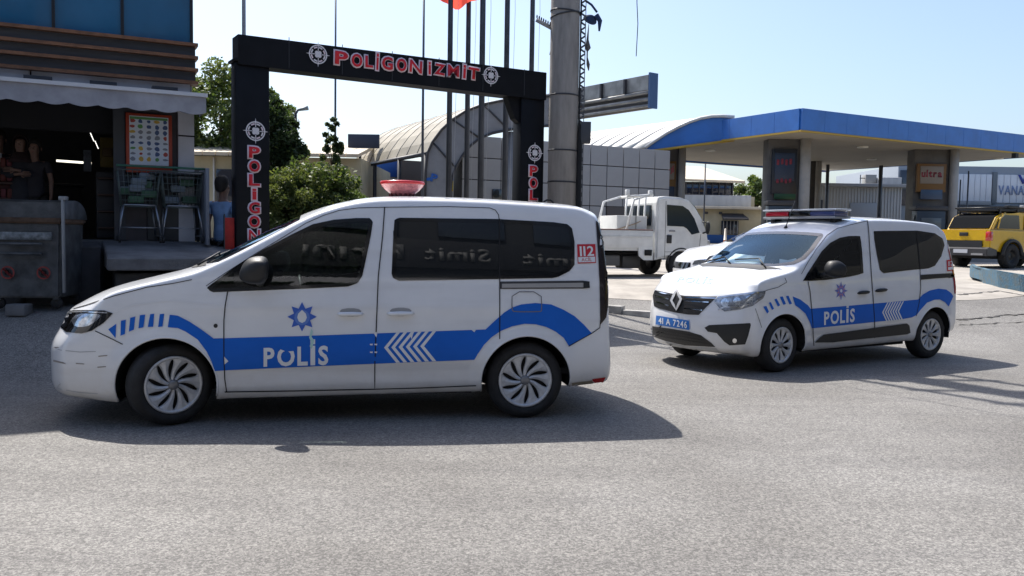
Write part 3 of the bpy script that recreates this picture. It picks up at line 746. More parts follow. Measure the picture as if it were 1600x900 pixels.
# ------------------------------------------------------------ flagpoles
polem=mat('pole_steel',(.085,.095,.115),.4,.5,var=.2,vscale=3)
def pole(px,py,Y,r,h,name,label,cat,group=None,m=polem,r2=None,cord=True):
    b=ony(px,py,Y); g_=gz(b.x,b.y)
    e=empty(name,(b.x,b.y,g_),0,label,cat,group); mb=MB(); mb.tube([(0,0,-.1),(0,0,h*.5),(0,0,h)],r,10,r2=r2 or r*.7); mb.build('shaft',m,e)
    mb=MB(); mb.box((0,0,.01),(.3,.3,.04),0,.005); mb.build('base_plate',m,e)
    if cord: mb=MB(); mb.tube([(r+.02,0,1.2),(r+.09,0,h*.5),(r*.7,0,h*.97)],.004,5); mb.build('halyard',mat('cord_grey',(.5,.52,.55),.8),e); mb=MB(); mb.lathe([(.001,.06),(.05,.03),(.05,-.03),(.001,-.06)],12,Matrix.Translation((0,0,h+.05))); mb.build('finial',m,e)
    return e
fl_lab=['leftmost grey flagpole behind the gate, the one with the red flag','second grey flagpole from the left behind the gate','third, thickest grey flagpole behind the middle of the gate','fourth grey flagpole from the left behind the gate','rightmost grey flagpole beside the concrete pole']
fps=[]
for (px,Y,r),lb in zip(((702,17.0,.060),(730,17.4,.058),(752,16.8,.066),(790,17.0,.062),(829,17.3,.058)),fl_lab): fps.append(pole(px,200,Y,r,11.0,'flagpole',lb,'flagpole','flagpoles behind the gate'))
pole(381,30,13.6,.035,8,'flagpole','thin pale pole rising above the left column of the gate','flagpole',m=mat('pole_pale',(.35,.37,.40),.5),cord=False)
pole(524,150,24,.035,7.6,'slim_pole','slim dark pole overgrown with ivy, seen through the gate','pole',cord=False); pole(661,150,26,.045,8.6,'slim_pole','slim dark pole behind the arched canopy roof','pole',cord=False)
# red flag
c=ony(712,14,17.0); fe=empty('red_flag',c,0,'red flag hanging from the leftmost flagpole at the top edge of the photo','flag')
mb=MB(); N=14
top_=[(-.45+1.2*i/N) for i in range(N+1)]; pr2=None
for i in range(N+1):
    x=top_[i]; fold=.09*math.sin(i*1.3); zb_=abs(x-.0)*(.55 if x<0 else .38); zt_=1.3+.1*math.sin(i)
    col=[mb.bm.verts.new((x*.9 if q<2 else x,fold*(1-q*.2)+.08*math.sin(q*1.1+i*.4),zb_+(zt_-zb_)*q/4)) for q in range(5)]
    if pr2:
        for q in range(4): mb.bm.faces.new((pr2[q],col[q],col[q+1],pr2[q+1])).smooth=True
    pr2=col
o=mb.build('flag_cloth',mat('flag_red',(.70,.05,.03),.7),fe); nt_=MATS['flag_red'].node_tree; t_=nt_.nodes.new('ShaderNodeBsdfTranslucent'); t_.inputs[0].default_value=(.9,.12,.08,1); x_=nt_.nodes.new('ShaderNodeMixShader'); x_.inputs[0].default_value=.6; nt_.links.new(nt_.nodes['Principled BSDF'].outputs[0],x_.inputs[1]); nt_.links.new(t_.outputs[0],x_.inputs[2]); nt_.links.new(x_.outputs[0],nt_.nodes['Material Output'].inputs[0])
# ------------------------------------------------------------ concrete utility pole
cb=ony(880,200,15.0); cx_,cy_=cb.x,15.0; cg=gz(cx_,cy_)
cp=empty('concrete_pole',(cx_,cy_,cg),0,'thick grey concrete utility pole with steel bands and cables','utility pole')
conc=mat('pole_concrete',(.30,.28,.26),.8,var=.25,vscale=3,stretch=(2,2,.35),bump=.2,bscale=30)
mb=MB(); mb.tube([(0,0,-.1),(0,0,4),(0,0,8),(0,0,14)],[.252,.250,.245,.21],28); mb.build('shaft',conc,cp)
ban=mat('steel_band',(.05,.052,.058),.5,.4)
for py in (285,236,150,20): 
    z=ony(885,py,15).z-cg
    mb=MB(); mb.lathe([(.25,-.012),(.26,-.012),(.26,.012),(.25,.012)],28,Matrix.Translation((0,0,z))@Matrix.Rotation(.12 if py==20 else .02,4,'Y')); mb.build('steel_band',ban,cp)
    if py==20: mb=MB(); mb.lathe([(.25,-.012),(.262,-.012),(.262,.012),(.25,.012)],28,Matrix.Translation((0,0,z-.05))@Matrix.Rotation(-.18,4,'Y')); mb.build('steel_band',ban,cp)
# cable tray on the right side: two rails with crossed lacing
mb=MB(); 
for x in(.27,.345): mb.box((x,-.05,5.5),(.012,.02,11))
k=0;z=.6
while z<10.5: mb.box((.307,-.055,z),(.088,.012,.03),0,M=Matrix.Translation((.307,0,z))@Matrix.Rotation((.6 if k%2 else -.6),4,'Y')@Matrix.Translation((-.307,0,-z))); z+=.075;k+=1
tag(mb.build('cable_tray',mat('tray_grey',(.10,.105,.115),.6,.3),cp),kind='stuff')
mb=MB()
for k in range(4): mb.tube([(.25+.02*k,-.08-.02*k,z_) for z_ in (0,1.5,2.4+.2*k)]+[(.262,-.07,3.5),(.265,-.06,10)],.016,6)
tag(mb.build('cable_bundle',M_dark(),cp),kind='stuff')
z=ony(905,208,15).z-cg; rbox((.38,-.05,z),(.17,.2,.36),'junction_box',mat('box_dark',(.05,.055,.065),.6),cp,.01)
# toothed bracket left
a=ony(838,31,15)-Vector((cx_,cy_,cg)); b=ony(862,44,15)-Vector((cx_,cy_,cg)); mb=MB(); mb.tube([a,b],.035,4)
d_=(b-a)
mb.build('bracket_arm',mat('bracket_grey',(.35,.34,.34),.6),cp)
for k in range(7): q=a+d_*(k+.3)/7; rbox(tuple(q+Vector((0,0,.06))),(.025,.03,.06),'bracket_tooth',ban,cp)
mb=MB(); mb.tube([b,b+Vector((.04,0,-.12)),Vector((-.25,0,b.z-.45))],.012,5); mb.build('bracket_stay',ban,cp)
# blue cloth and rag
q=ony(922,28,15)-Vector((cx_,cy_,cg)); rng=random.Random(2)
blob([q+Vector((rng.uniform(-.16,.13),rng.uniform(-.1,.1),rng.uniform(-.13,.13))) for _ in range(14)],'cloth_bundle',mat('cloth_blue',(.025,.05,.12),.9,var=.4,vscale=10),cp,2)
mb=MB(); mb.tube([q+Vector((.1,0,.05)),q+Vector((.17,0,-.05)),q+Vector((.16,0,-.22))],[.05,.04,.015],8); mb.tube([q+Vector((-.1,0,.3)),q+Vector((.02,0,.22)),q+Vector((.12,.02,.1))],.02,6); mb.build('cloth_tail',MATS['cloth_blue'],cp)
q2_=ony(918,62,15)-Vector((cx_,cy_,cg)); mb=MB(); mb.tube([q+Vector((-.02,0,-.1)),q2_,q2_+Vector((.01,0,-.14)),q2_+Vector((0,0,-.20)),q2_+Vector((.0,0,-.30)),q2_+Vector((.02,0,-.42)),q2_+Vector((.03,0,-.52))],[.004,.02,.05,.012,.012,.03,.008],8); mb.build('hanging_rag',mat('rag_grey',(.11,.11,.11),.9),cp)
# upper steelwork that throws the barred shadow
for x in(-.75,.85): mb=MB(); mb.tube([(x,0,8.6),(x,0,14.5)],.06,8); mb.build('side_post',ban,cp)
for z in (8.8,10.2,11.6,13.0,14.2): rbox((.05,0,z),(1.9,.09,.10),'cross_arm',ban,cp)
for k,z in enumerate((9.5,12.3)): rbox((.5 if k else -.4,0,z),(.6,.25,.75),'equipment_case',ban,cp,.01)
# clutter at the pole's foot
mb=MB(); rng=random.Random(8)
ft=empty('cable_coil',(cx_-.05,cy_-.5,gz(cx_,cy_-.5)),0,'tangle of dark cables and boxes at the foot of the concrete pole','cables')
for k in range(7):
    c_=Vector((rng.uniform(-.35,.3),0,1.75+rng.uniform(-.25,.25))); r_=rng.uniform(.08,.2); mb.tube([c_+Vector((r_*math.cos(t),rng.uniform(-.02,.02),r_*math.sin(t))) for t in [i*.6 for i in range(11)]],.016,5)
mb.build('coil',M_dark(),ft); mb=MB(); mb.box((-.2,.1,.85),(.25,.2,1.7),0,.01); mb.build('meter_box',mat('box_dark',(.05,.05,.06)),ft); mb=MB(); mb.box((.17,.1,.9),(.22,.2,1.5),0,.01); mb.build('meter_box',mat('box_dark',(.05,.05,.06)),ft)
# overhead wire with hanging end
w0=ony(995,-40,12); we=empty('overhead_wire',w0,0,'thin dark wire end dangling in the sky right of the concrete pole','wire')
e0=ony(994,88,12)-w0; mb=MB(); mb.tube([(0,0,0),e0*.35+Vector((.005,0,0)),e0*.6+Vector((.02,0,0)),e0],.006,5); mb.build('hanging_end',M_dark(),we)
mb=MB(); mb.tube([Vector((cx_,cy_,10.5))-w0,Vector((0,0,0)),Vector((6,-9,.6))],.008,5); mb.build('span',M_dark(),we)
# ------------------------------------------------------------ arched canopy
AY=27.5
def P3(px,py,Y): return ony(px,py,Y)
steel=mat('fascia_grey',(.27,.27,.28),.5,.1,var=.15,vscale=2); stdk=mat('steel_edge',(.06,.06,.065),.5,.4)
sheetm=mat('roof_sheet',(.33,.30,.235),.6,var=.22,vscale=1.2,stretch=(1,.4,1),bump=.15,bscale=20)
outer=[(664,318),(665,270),(668,240),(676,222),(690,203),(707,187),(727,174),(755,163),(785,157),(815,153),(850,150.5),(880,149)]
inner=[(705,318),(704,298),(706,280),(712,262),(722,244),(735,228),(750,216),(770,208),(795,203),(850,197),(880,196)]
arch=empty('arched_canopy',P3(690,318,AY)*1.0,0,'curved entrance canopy with ribbed pale roof and a grey arched front','canopy')
o0=arch.location.copy(); o0.z=0; arch.location=o0
W_=Vector((-.48,.877,0)).normalized()
mb=MB(); pts=[P3(*p,AY)-o0 for p in outer+inner[::-1]]
n=len(pts); no_=len(outer); ni=len(inner)
# fascia band as quad strip with depth
def strip(A,B,depth):
    m=MB(); N=40
    def samp(L_,t):
        d=[0]; 
        for a,b in zip(L_,L_[1:]): d.append(d[-1]+(b-a).length)
        x=t*d[-1]
        for i in range(len(L_)-1):
            if x<=d[i+1]+1e-9: return L_[i].lerp(L_[i+1],(x-d[i])/(d[i+1]-d[i]))
        return L_[-1]
    pr=None
    for i in range(N+1):
        a=samp(A,i/N); b=samp(B,i/N); r=[m.bm.verts.new(v) for v in (a,b,b+depth,a+depth)]
        if pr:
            for k in range(4): m.bm.faces.new((pr[k],pr[(k+1)%4],r[(k+1)%4],r[k]))
        pr=r
    return m
OA=[P3(*p,AY)-o0 for p in outer]; IA=[P3(*p,AY)-o0 for p in inner]
strip(OA,IA,Vector((0,.35,0))).build('arch_front',steel,arch)
for L_ in (OA,IA): m=MB(); m.tube([p-Vector((0,.03,0)) for p in L_],.045,6); m.build('arch_edge',stdk,arch)
for a,b in ((3,3),(5,6),(7,8)): m=MB(); m.tube([OA[a]-Vector((0,.03,0)),IA[b]-Vector((0,.03,0))],.03,5); m.build('arch_brace',stdk,arch)
# roof bays
EA=OA[2:10]; NB=8; LEN=7.4
for k in range(NB):
    m=MB(); pr=None; d0=W_*(LEN*k/NB+.003); d1=W_*(LEN*(k+1)/NB-.003)
    for p in EA:
        a=m.bm.verts.new(p+d0+Vector((0,0,.02))); b=m.bm.verts.new(p+d1+Vector((0,0,.02)))
        if pr: m.bm.faces.new((pr[0],pr[1],b,a))
        pr=(a,b)
    o=m.build('roof_sheet',sheetm,arch); md=o.modifiers.new('s','SOLIDIFY'); md.thickness=.05
for k in range(NB+1): m=MB(); m.tube([p+W_*(LEN*k/NB)+Vector((0,0,.02)) for p in EA],.018,5); m.build('roof_rib',mat('rib_grey',(.25,.24,.22),.6),arch)
m=MB(); m.tube([EA[0],EA[0]+W_*LEN],.07,6); m.build('eave_beam',stdk,arch)
for k in (0.02,.33,.66,1): q=EA[0]+W_*LEN*k; m=MB(); m.tube([q,Vector((q.x,q.y,.5))],.07,8); m.build('support_post',stdk,arch)
# right leg
a=P3(797,215,AY)-o0; m=MB(); m.tube([Vector((a.x,a.y+.2,.4)),Vector((a.x+.1,a.y+.2,a.z+.2))],.17,16); m.tube; m.build('round_leg',steel,arch)
# logo on the leg
lb=mat('logo_blue',(.02,.12,.45),.4)
q=P3(672,283,AY-.02)-o0; M=Matrix(((1,0,0,q.x),(0,0,-1,q.y),(0,1,0,q.z),(0,0,0,1)))
text3d('leg_logo','P',M@Matrix.Rotation(-.2,4,'Z'),.22,.25,.02,lb,arch,offset=.04)
m=MB(); m.prism([(-.2,0),(0,.02),(.03,.12),(-.15,.09)],M,.02); m.build('leg_logo',lb,arch)
# gantry beam (back of a sign) to the right
g0=Vector((.75,27.9,0)); g1=Vector((3.69,23.96,0)); GD=(g1-g0).normalized(); GNn=Vector((GD.y,-GD.x,0)); gl2=(g1-g0).length
bb=empty('sign_gantry',g0,math.atan2(GD.y,GD.x),'long grey sign box seen from behind, right of the concrete pole, blue at its end','sign')
galv=mat('galvanised',(.30,.30,.29),.5,.3,var=.3,vscale=2.5)
zt_,zb_=6.03,5.12
def bx_(x0,x1,y0,y1,z0,z1,name,m,par=bb,bev=0): return rbox(((x0+x1)/2,(y0+y1)/2,(z0+z1)/2),(x1-x0,y1-y0,z1-z0),name,m,par,bev)
bx_(0,gl2,.05,.12,5.62,zt_,'back_sheet',galv); bx_(0,gl2,.1,.2,zt_-.04,zt_,'top_sheet',galv)
for k in range(6): x=k*gl2/5; bx_(max(0,x-.03),min(gl2,x+.03),-.04,.06,5.6,zt_-.02,'stiffener',stdk)
for z in (5.18,5.36,5.55): m=MB(); m.tube([(0,.05,z),(gl2,.05,z)],.055,8); m.build('rail',galv,bb)
bx_(0,gl2,.02,.2,zb_,zb_+.05,'bottom_sheet',mat('under_brown',(.10,.085,.07),.8)); bx_(0,gl2,.20,.24,zb_,zt_,'front_sheet',steel)
bx_(gl2,gl2+.05,-.06,.26,zb_-.02,zt_+.03,'end_cap',mat('end_blue',(.05,.11,.24),.5))
# ------------------------------------------------------------ panelled wall
w0_=Vector((-1.8,29.9,0)); WU=Vector((.87,.493,0)).normalized(); wa=math.atan2(WU.y,WU.x)
pw=empty('panelled_wall',w0_,wa,'long flat building wall clad in square grey panels behind the truck','building')
pm1=mat('panel_grey',(.35,.35,.36),.45,.1,var=.08,vscale=.8); 
pitch=.76; nc=12; nr=6; ZT=4.98
mesh_=None
for c in range(nc):
    for r in range(nr):
        x=c*pitch; z=ZT-(r+1)*pitch
        if r>=3 and c in (8,9): continue
        if z<.2: continue
        if mesh_ is None:
            m=MB(); m.box((pitch/2,0,pitch/2),(pitch-.03,.06,pitch-.03),0,.008); mesh_=m.mesh('wall_panel'); mesh_.materials.append(pm1)
        o=link('wall_panel',mesh_,pw); o.location=(x,-.03,z)
rbox((nc*pitch/2,.35,2.3),(nc*pitch,.6,ZT*1.06-.1),'backing_wall',stdk,pw); rbox((nc*pitch/2,3,ZT-.3),(nc*pitch,5,.1),'flat_roof',stdk,pw)
rbox((nc*pitch-.05,3,2.4),(.1,5.4,4.9),'side_wall',pm1,pw)
rbox((9.0*pitch,-.06,1.95),(1.5,.08,1.5),'brown_door',mat('door_brown',(.10,.085,.075),.6),pw)
for k in range(3): rbox((1.35+k*.42,-.09,2.95),(.36,.06,.42),'small_window',mat('window_dark',(.02,.025,.03),.1,spec=.8),pw)
# kiosk under the arch
kb=empty('kiosk',Vector((-6.2,37,0)),wa,'low kiosk with blue and yellow bands under the arched canopy','kiosk')
rbox((2.6,1,2.6),(5.6,2,3.8),'kiosk_wall',mat('kiosk_cream',(.42,.40,.36),.7),kb); rbox((.9,-.03,4.35),(1.6,.06,.75),'blue_band',mat('kiosk_blue',(.02,.09,.35),.4),kb); rbox((3.6,-.03,4.3),(2.4,.06,.7),'blue_band',MATS['kiosk_blue'],kb); rbox((3.4,-.05,3.7),(1.3,.06,.45),'yellow_band',mat('kiosk_yellow',(.55,.38,.03),.5),kb); rbox((1.9,-.3,3.6),(1.1,.06,2.2),'brown_panel',mat('brown_panel',(.11,.08,.06),.6),kb)
# ------------------------------------------------------------ petrol station
pu=Vector((.871,.491,0)).normalized(); pp=Vector((-pu.y,pu.x,0)); C0=Vector((10.5,32,0)); pa=math.atan2(pu.y,pu.x)
ps=empty('petrol_station_canopy',C0,pa,'wide petrol station canopy with blue fascia and yellow edge on stout columns','petrol station')
blu=mat('fascia_blue',(.025,.15,.50),.35,.0,var=.12,vscale=1.5,coat=.2); yel=mat('fascia_yellow',(.45,.29,.04),.5); crm=mat('soffit_cream',(.42,.38,.31),.7,var=.08,vscale=.5)
LX,LYY=15.6,12.1
def pb(x0,x1,y0,y1,z0,z1,name,m,par=ps,bev=0): return rbox(((x0+x1)/2,(y0+y1)/2,(z0+z1)/2),(abs(x1-x0),abs(y1-y0),abs(z1-z0)),name,m,par,bev)
for k in range(13): pb(k*1.2+.006,(k+1)*1.2-.006,-.05,.05,5.58,6.36,'fascia_panel',blu)
for k in range(10): pb(-.05,.05,.06+k*1.2,.06+(k+1)*1.2-.012,5.58,6.36,'fascia_panel',blu)
pb(-.06,LX,-.06,.04,5.50,5.57,'yellow_edge',yel); pb(-.06,.04,.05,LYY,5.50,5.57,'yellow_edge',yel); pb(0,LX,LYY-.1,LYY,5.46,6.3,'fascia_panel',blu); pb(.05,LX,LYY+.0,LYY+.1,5.44,5.52,'rust_edge',mat('rust_edge',(.25,.10,.03),.7)); pb(LX-.1,LX,.06,LYY-.12,5.5,6.3,'fascia_panel',blu)
for i in range(13):
    pb(.06+i*1.19,.06+(i+1)*1.19-.012,.06,LYY-.12,5.52,5.56,'soffit_strip',crm)
pb(.1,LX-.2,.1,LYY-.2,5.6,6.2,'roof_core',steel)
lm=mat('soffit_lamp',(.8,.78,.7),.4,col2=(.7,.7,.65))
for px,py in ((1348,229),(1362,248),(1110,234),(1560,247)):
    q=onz(px,py,5.515)-C0; x,y=q.dot(pu),q.dot(pp)
    if 0<x<LX and 0<y<LYY: m=MB(); m.lathe([(.001,0),(.22,0),(.22,-.06),(.001,-.06)],14,Matrix.Translation((x,y,5.52))); m.build('soffit_lamp',lm,ps)
rust=mat('small_camera',(.02,.02,.02),.6); q=onz(1563,243,5.45)-C0; pb(q.dot(pu)-.1,q.dot(pu)+.1,-.2,.0,5.3,5.5,'camera_box',rust)
def station_column(px0,px1,Y,wpost,poster,label):
    a=P3(px0,300,Y); b=P3(px1,300,Y); g_=gz(a.x,Y); wd=(b.x-a.x); e=empty('canopy_column',(a.x,Y,g_),0,label,'column','columns under the petrol station canopy')
    H=5.52-g_
    colm=mat('column_grey',(.11,.105,.10),.6,var=.2,vscale=2); 
    rbox((wd/2,.45,H/2),(wd*.96,.7,H),'column_core',colm,e,.02)
    m=MB(); m.tube([(wd-wpost/2,-.05,0),(wd-wpost/2,-.05,H)],wpost/2,16); m.build('round_post',mat('post_pale',(.40,.38,.35),.6,var=.15,vscale=2),e)
    return e,wd,H
e,wd,H=station_column(1030,1070,38,.32,1,'left column of the petrol station canopy, with a yellow price board')
def board(e,x0,x1,zt,zb,frame_m,sheet_m,txts,y=-.02):
    rbox(((x0+x1)/2,y,(zt+zb)/2),(x1-x0,.12,zt-zb),'board_frame',frame_m,e,.01)
    rbox(((x0+x1)/2,y-.065,(zt+zb)/2+.1*(zt-zb)),((x1-x0)*.8,.03,(zt-zb)*.62),'board_sheet',sheet_m,e)
    for t,fx0,fz0,fw_,fh_,m in txts:
        M=Matrix(((1,0,0,x0+(x1-x0)*fx0),(0,0,-1,y-.081),(0,1,0,zb+(zt-zb)*fz0),(0,0,0,1)))
        text3d('board_text',t,M,(x1-x0)*fw_,(zt-zb)*fh_,.01,m,e,offset=.03)
def zof(px,py,Y,g_): return P3(px,py,Y).z-g_
sheetc=mat('board_pale',(.24,.20,.16),.5); bred=mat('board_red',(.45,.03,.06),.5); byel=mat('board_amber',(.17,.08,.015),.5); bblk=mat('board_black',(.012,.016,.025),.35); bnav=mat('board_navy',(.02,.035,.07),.4)
g_=e.location.z
board(e,.02,wd*.62,zof(1040,252,38,g_),zof(1040,292,38,g_),byel,sheetc,[('LOJİ',.14,.50,.7,.26,bred)])
rbox((wd*.3,-.04,zof(1040,300,38,g_)),(wd*.55,.1,.5),'lower_board',bnav,e)
e,wd,H=station_column(1198,1264,34.4,.42,1,'middle column of the petrol station canopy, with a black poster')
g_=e.location.z
board(e,.16,wd*.68,zof(1220,233,34.4,g_),zof(1220,303,34.4,g_),bblk,bnav,[])
for fz in (.70,.28):
    for k in range(4): rbox((.16+(wd*.68-.16)*(.22+.17*k),-.105,zof(1220,303,34.4,g_)+(zof(1220,233,34.4,g_)-zof(1220,303,34.4,g_))*(fz+.02*(k%2))),(.10,.012,.22 if fz>.5 else .16),'poster_print',mat('board_print_red',(.20,.02,.04),.5),e,.02)
rbox((wd*.42,-.04,zof(1220,307,34.4,g_)),(wd*.5,.1,.22),'green_strip',mat('board_green',(.02,.08,.03),.5),e)
e,wd,H=station_column(1427,1495,37.5,.36,1,'right column of the petrol station canopy, with an amber poster')
g_=e.location.z
board(e,.10,wd*.72,zof(1450,256,37.5,g_),zof(1450,300,37.5,g_),byel,sheetc,[('ultra',.14,.52,.7,.26,mat('board_dull_red',(.24,.025,.04),.5))])
rbox((wd*.40,-.05,zof(1450,304,37.5,g_)),(wd*.5,.1,.42),'lower_picture',mat('picture_blue',(.05,.09,.16),.4),e)
e,wd,H=station_column(1264,1282,44,.3,0,'rear column of the petrol station canopy, beside the middle one')
def pump(px,Y,label,wd_=.9):
    q=P3(px,350,Y); g_=gz(q.x,Y); e=empty('fuel_pump',(q.x,Y,g_),0,label,'fuel pump','fuel pumps under the canopy')
    rbox((0,0,1.05),(wd_,.5,2.1),'cabinet',mat('pump_dark',(.035,.05,.07),.4),e,.03); rbox((0,-.27,1.55),(wd_*.7,.04,.5),'display',mat('pump_screen',(.12,.14,.15),.2),e); rbox((0,-.27,.7),(wd_*.75,.04,.7),'blue_door',mat('pump_blue',(.03,.12,.35),.4),e); rbox((0,0,2.2),(wd_*1.15,.6,.18),'pump_cap',stdk,e,.02)
    for s in(-1,1):
        m=MB(); m.tube([(s*wd_*.5,-.1,1.9),(s*(wd_*.5+.15),-.15,1.2),(s*(wd_*.5+.1),-.15,.5),(s*wd_*.5,-.1,1.0)],.025,6); m.build('hose',M_dark(),e)
pump(1450,36.6,'dark blue fuel pump below the amber poster',1.2); pump(1216,33.6,'fuel pump below the black poster behind the light bar'); 
# forecourt kerb island
isl=tag(empty('pump_island',(0,0,0)),kind='structure')
for px,Y in((1450,37.2),(1225,34.2)):
    q=P3(px,350,Y); rbox((q.x,q.y,gz(q.x,q.y)+.08),(3.2,1.6,.18),'island_kerb',kerbm,isl,.04,rz=pa)
# vault roof beside the canopy
J=Vector((9.0,35.4,0)); VD=Vector((-.97,.24,0)).normalized(); VN=Vector((VD.y,-VD.x,0)); VN=VN if VN.y<0 else -VN
arc=[(1147,184.5),(1130,182.5),(1112,183),(1095,186),(1078,191.5),(1060,199.5),(1042,209),(1024,220.5),(1008,232)]
va=empty('vaulted_hall',J,0,'white vaulted roof with a blue curved gable joining the petrol canopy','building')
A3=[onplane(*p,J,VN)-J for p in arc]; ch0=onplane(1007,236,J,VN)-J; ch1=onplane(1147,217.5,J,VN)-J
m=MB(); fr_=[m.bm.verts.new(p) for p in A3+[ch0,ch1]]; m.bm.faces.new(fr_); m.build('blue_gable',blu,va)
m=MB(); m.tube([ch1+Vector((0,-.05,-.04)),ch0+Vector((0,-.05,-.04))],.06,6); m.build('yellow_edge',yel,va)
VW=Vector((-.58,.815,0)); VL=8.5; rm=mat('vault_sheet',(.58,.56,.52),.5,.1,var=.12,vscale=1)
NV=10
for k in range(NV):
    m=MB(); pr=None
    for p in A3:
        a=m.bm.verts.new(p+VW*(VL*k/NV)+Vector((0,-.06 if k==0 else 0,.05))); b=m.bm.verts.new(p+VW*(VL*(k+1)/NV-.015)+Vector((0,0,.05)))
        if pr: m.bm.faces.new((pr[0],pr[1],b,a)).smooth=True
        pr=(a,b)
    o=m.build('roof_sheet',rm,va); md=o.modifiers.new('s','SOLIDIFY'); md.thickness=.08
m=MB(); m.tube([p+Vector((0,-.08,.03)) for p in A3],.07,6); m.build('gable_trim',mat('trim_white',(.62,.62,.60),.5),va)
for k in range(3): q=A3[-1]+VW*(VL*.95-k*.5)+Vector((.4,0,.35)); rbox(tuple(q),(.5,.2,.12),'roof_fixture',stdk,va)
rbox((-7.0,7.5,3.0),(4.0,3.0,4.2),'hall_wall',steel,va)
# ------------------------------------------------------------ distant buildings
def bld(px0,px1,pyt,pyb,Y,name,label,m,rot=0,depth=8,cat='building'):
    a=P3(px0,pyt,Y); b=P3(px1,pyt,Y); zb=P3(px0,pyb,Y).z; e=empty(name,(a.x,Y,0),rot,label,cat); w=b.x-a.x
    g_=min(zb,gz(a.x,Y))-.3
    rbox((w/2,depth/2,(a.z+g_)/2),(w,depth,a.z-g_),'wall',m,e); return e,w,a.z
cream=mat('cream_render',(.48,.42,.28),.85,var=.15,vscale=1); tin=mat('tin_roof',(.58,.50,.38),.55,var=.1,vscale=.8,stretch=(3,1,1)); dwin=mat('far_window',(.015,.02,.035),.08,spec=.8); psh=mat('pale_wall',(.55,.54,.52),.8,var=.1,vscale=.8,stretch=(4,4,1))
def roofslab(e,P,name,m,th=.12):
    mb=MB(); vs=[mb.bm.verts.new(p) for p in P]; mb.bm.faces.new(vs); o=mb.build(name,m,e); md=o.modifiers.new('s','SOLIDIFY'); md.thickness=th; return o
# cream shed, left
e,w,zt=bld(285,565,243,300,30,'cream_shed','long low cream building with a bright tin roof behind the trees',cream,depth=7)
for k in range(14):
    x=w*k/14; roofslab(e,[(x-.0,-.5,zt-.02),(x+w/14-.03,-.5,zt-.02),(x+w/14-.03,3,zt+.62),(x,3,zt+.62)],'roof_sheet',tin)
for k,(x,ww) in enumerate(((.45,.75),(1.45,.55),(3.4,1.2),(5.2,1.0))): rbox((x,-.03,zt-1.0),(ww,.08,1.1),'shed_window',dwin,e)
rbox((1.1,-.04,zt-.9),(.06,.1,1.7),'downpipe',mat('pipe_white',(.6,.6,.58),.5),e)
# dark sign behind arch
q=P3(545,231,32); e=empty('roof_sign',q,0,'small dark rectangular sign board beyond the arched roof','sign'); rbox((.55,0,.25),(1.15,.12,.50),'board',mat('sign_navy',(.03,.04,.07),.5),e,.01); rbox((.5,.06,.12),(.3,.14,.04),'sign_mark',mat('mark_grey',(.3,.3,.3),.5),e); m=MB(); m.tube([(.4,.1,0),(.4,.1,-2.5)],.05,6); m.build('sign_post',stdk,e)
# yellow service building
e,w,zt=bld(1066,1192,326,379,55,'service_building','cream service building with dark upper windows, blue base and a small door awning',cream,depth=3)
g0_=gz(11,55)
def bz(py,Y=55): return P3(1130,py,Y).z
rbox((w*.47,-.06,(bz(367)+bz(380))/2),(w*.95,.1,bz(367)-bz(380)),'blue_base',mat('base_blue',(.02,.10,.30),.5),e)
rbox((w/2,-.25,zt+.08),(w+.2,.6,.16),'eave',tin,e)
def bxw(px): return (P3(px,340,55).x-e.location.x)
rbox(((bxw(1127)+bxw(1154))/2,-.06,(bz(345)+bz(366))/2),(bxw(1154)-bxw(1127),.1,bz(345)-bz(366)),'door',dwin,e)
for k in range(5): rbox((bxw(1130)+k*(bxw(1152)-bxw(1130))/4,-.12,(bz(345)+bz(366))/2),(.06,.04,bz(345)-bz(366)),'door_bar',mat('bar_grey2',(.3,.3,.3),.5),e)
roofslab(e,[(bxw(1124),-.9,bz(344)),(bxw(1164),-.9,bz(344)),(bxw(1160),0,bz(336)),(bxw(1127),0,bz(336))],'door_awning',mat('awning_dark',(.05,.05,.055),.6))
for px in (1103,1125): rbox((bxw(px),-.1,bz(333)),(.2,.1,.15),'wall_lamp',stdk,e)
rbox((w*.45,1.8,(bz(303)+bz(321))/2),(w*.98,.3,bz(303)-bz(321)),'pale_band',psh,e); rbox((w*.36,2.0,(bz(282)+bz(303))/2),(w*.70,.5,bz(282)-bz(303)),'window_strip',dwin,e)
for k in range(9): rbox((w*.02+k*w*.085,1.7,(bz(282)+bz(303))/2),(.09,.1,bz(282)-bz(303)),'window_post',stdk,e)
roofslab(e,[(-1,1.2,bz(281.5)),(w*.83,1.2,bz(284)),(w*.45,5.5,bz(262)+.35),(-1,5.5,bz(258)+.3)],'tin_roof',tin,.15)
rbox((w*.88,2.2,(bz(305)+bz(325))/2),(w*.24,.5,bz(305)-bz(325)),'side_block',cream,e)
pole(1101,300,50,.05,5.2,'slim_pole','slim pole in front of the cream service building','pole',cord=False)
q=P3(1133,379,46); e=empty('marker_post',(q.x,q.y,gz(q.x,q.y)),0,'small white and orange marker post before the service building','marker post'); m=MB(); m.lathe([(.28,0),(.28,.05),(.10,.08),(.05,1.0),(.001,1.02)],12); m.build('post',mat('marker_white',(.65,.6,.55),.5),e); m=MB(); m.lathe([(.09,.2),(.085,.4)],12); m.build('orange_band',mat('marker_orange',(.6,.15,.02),.5),e)
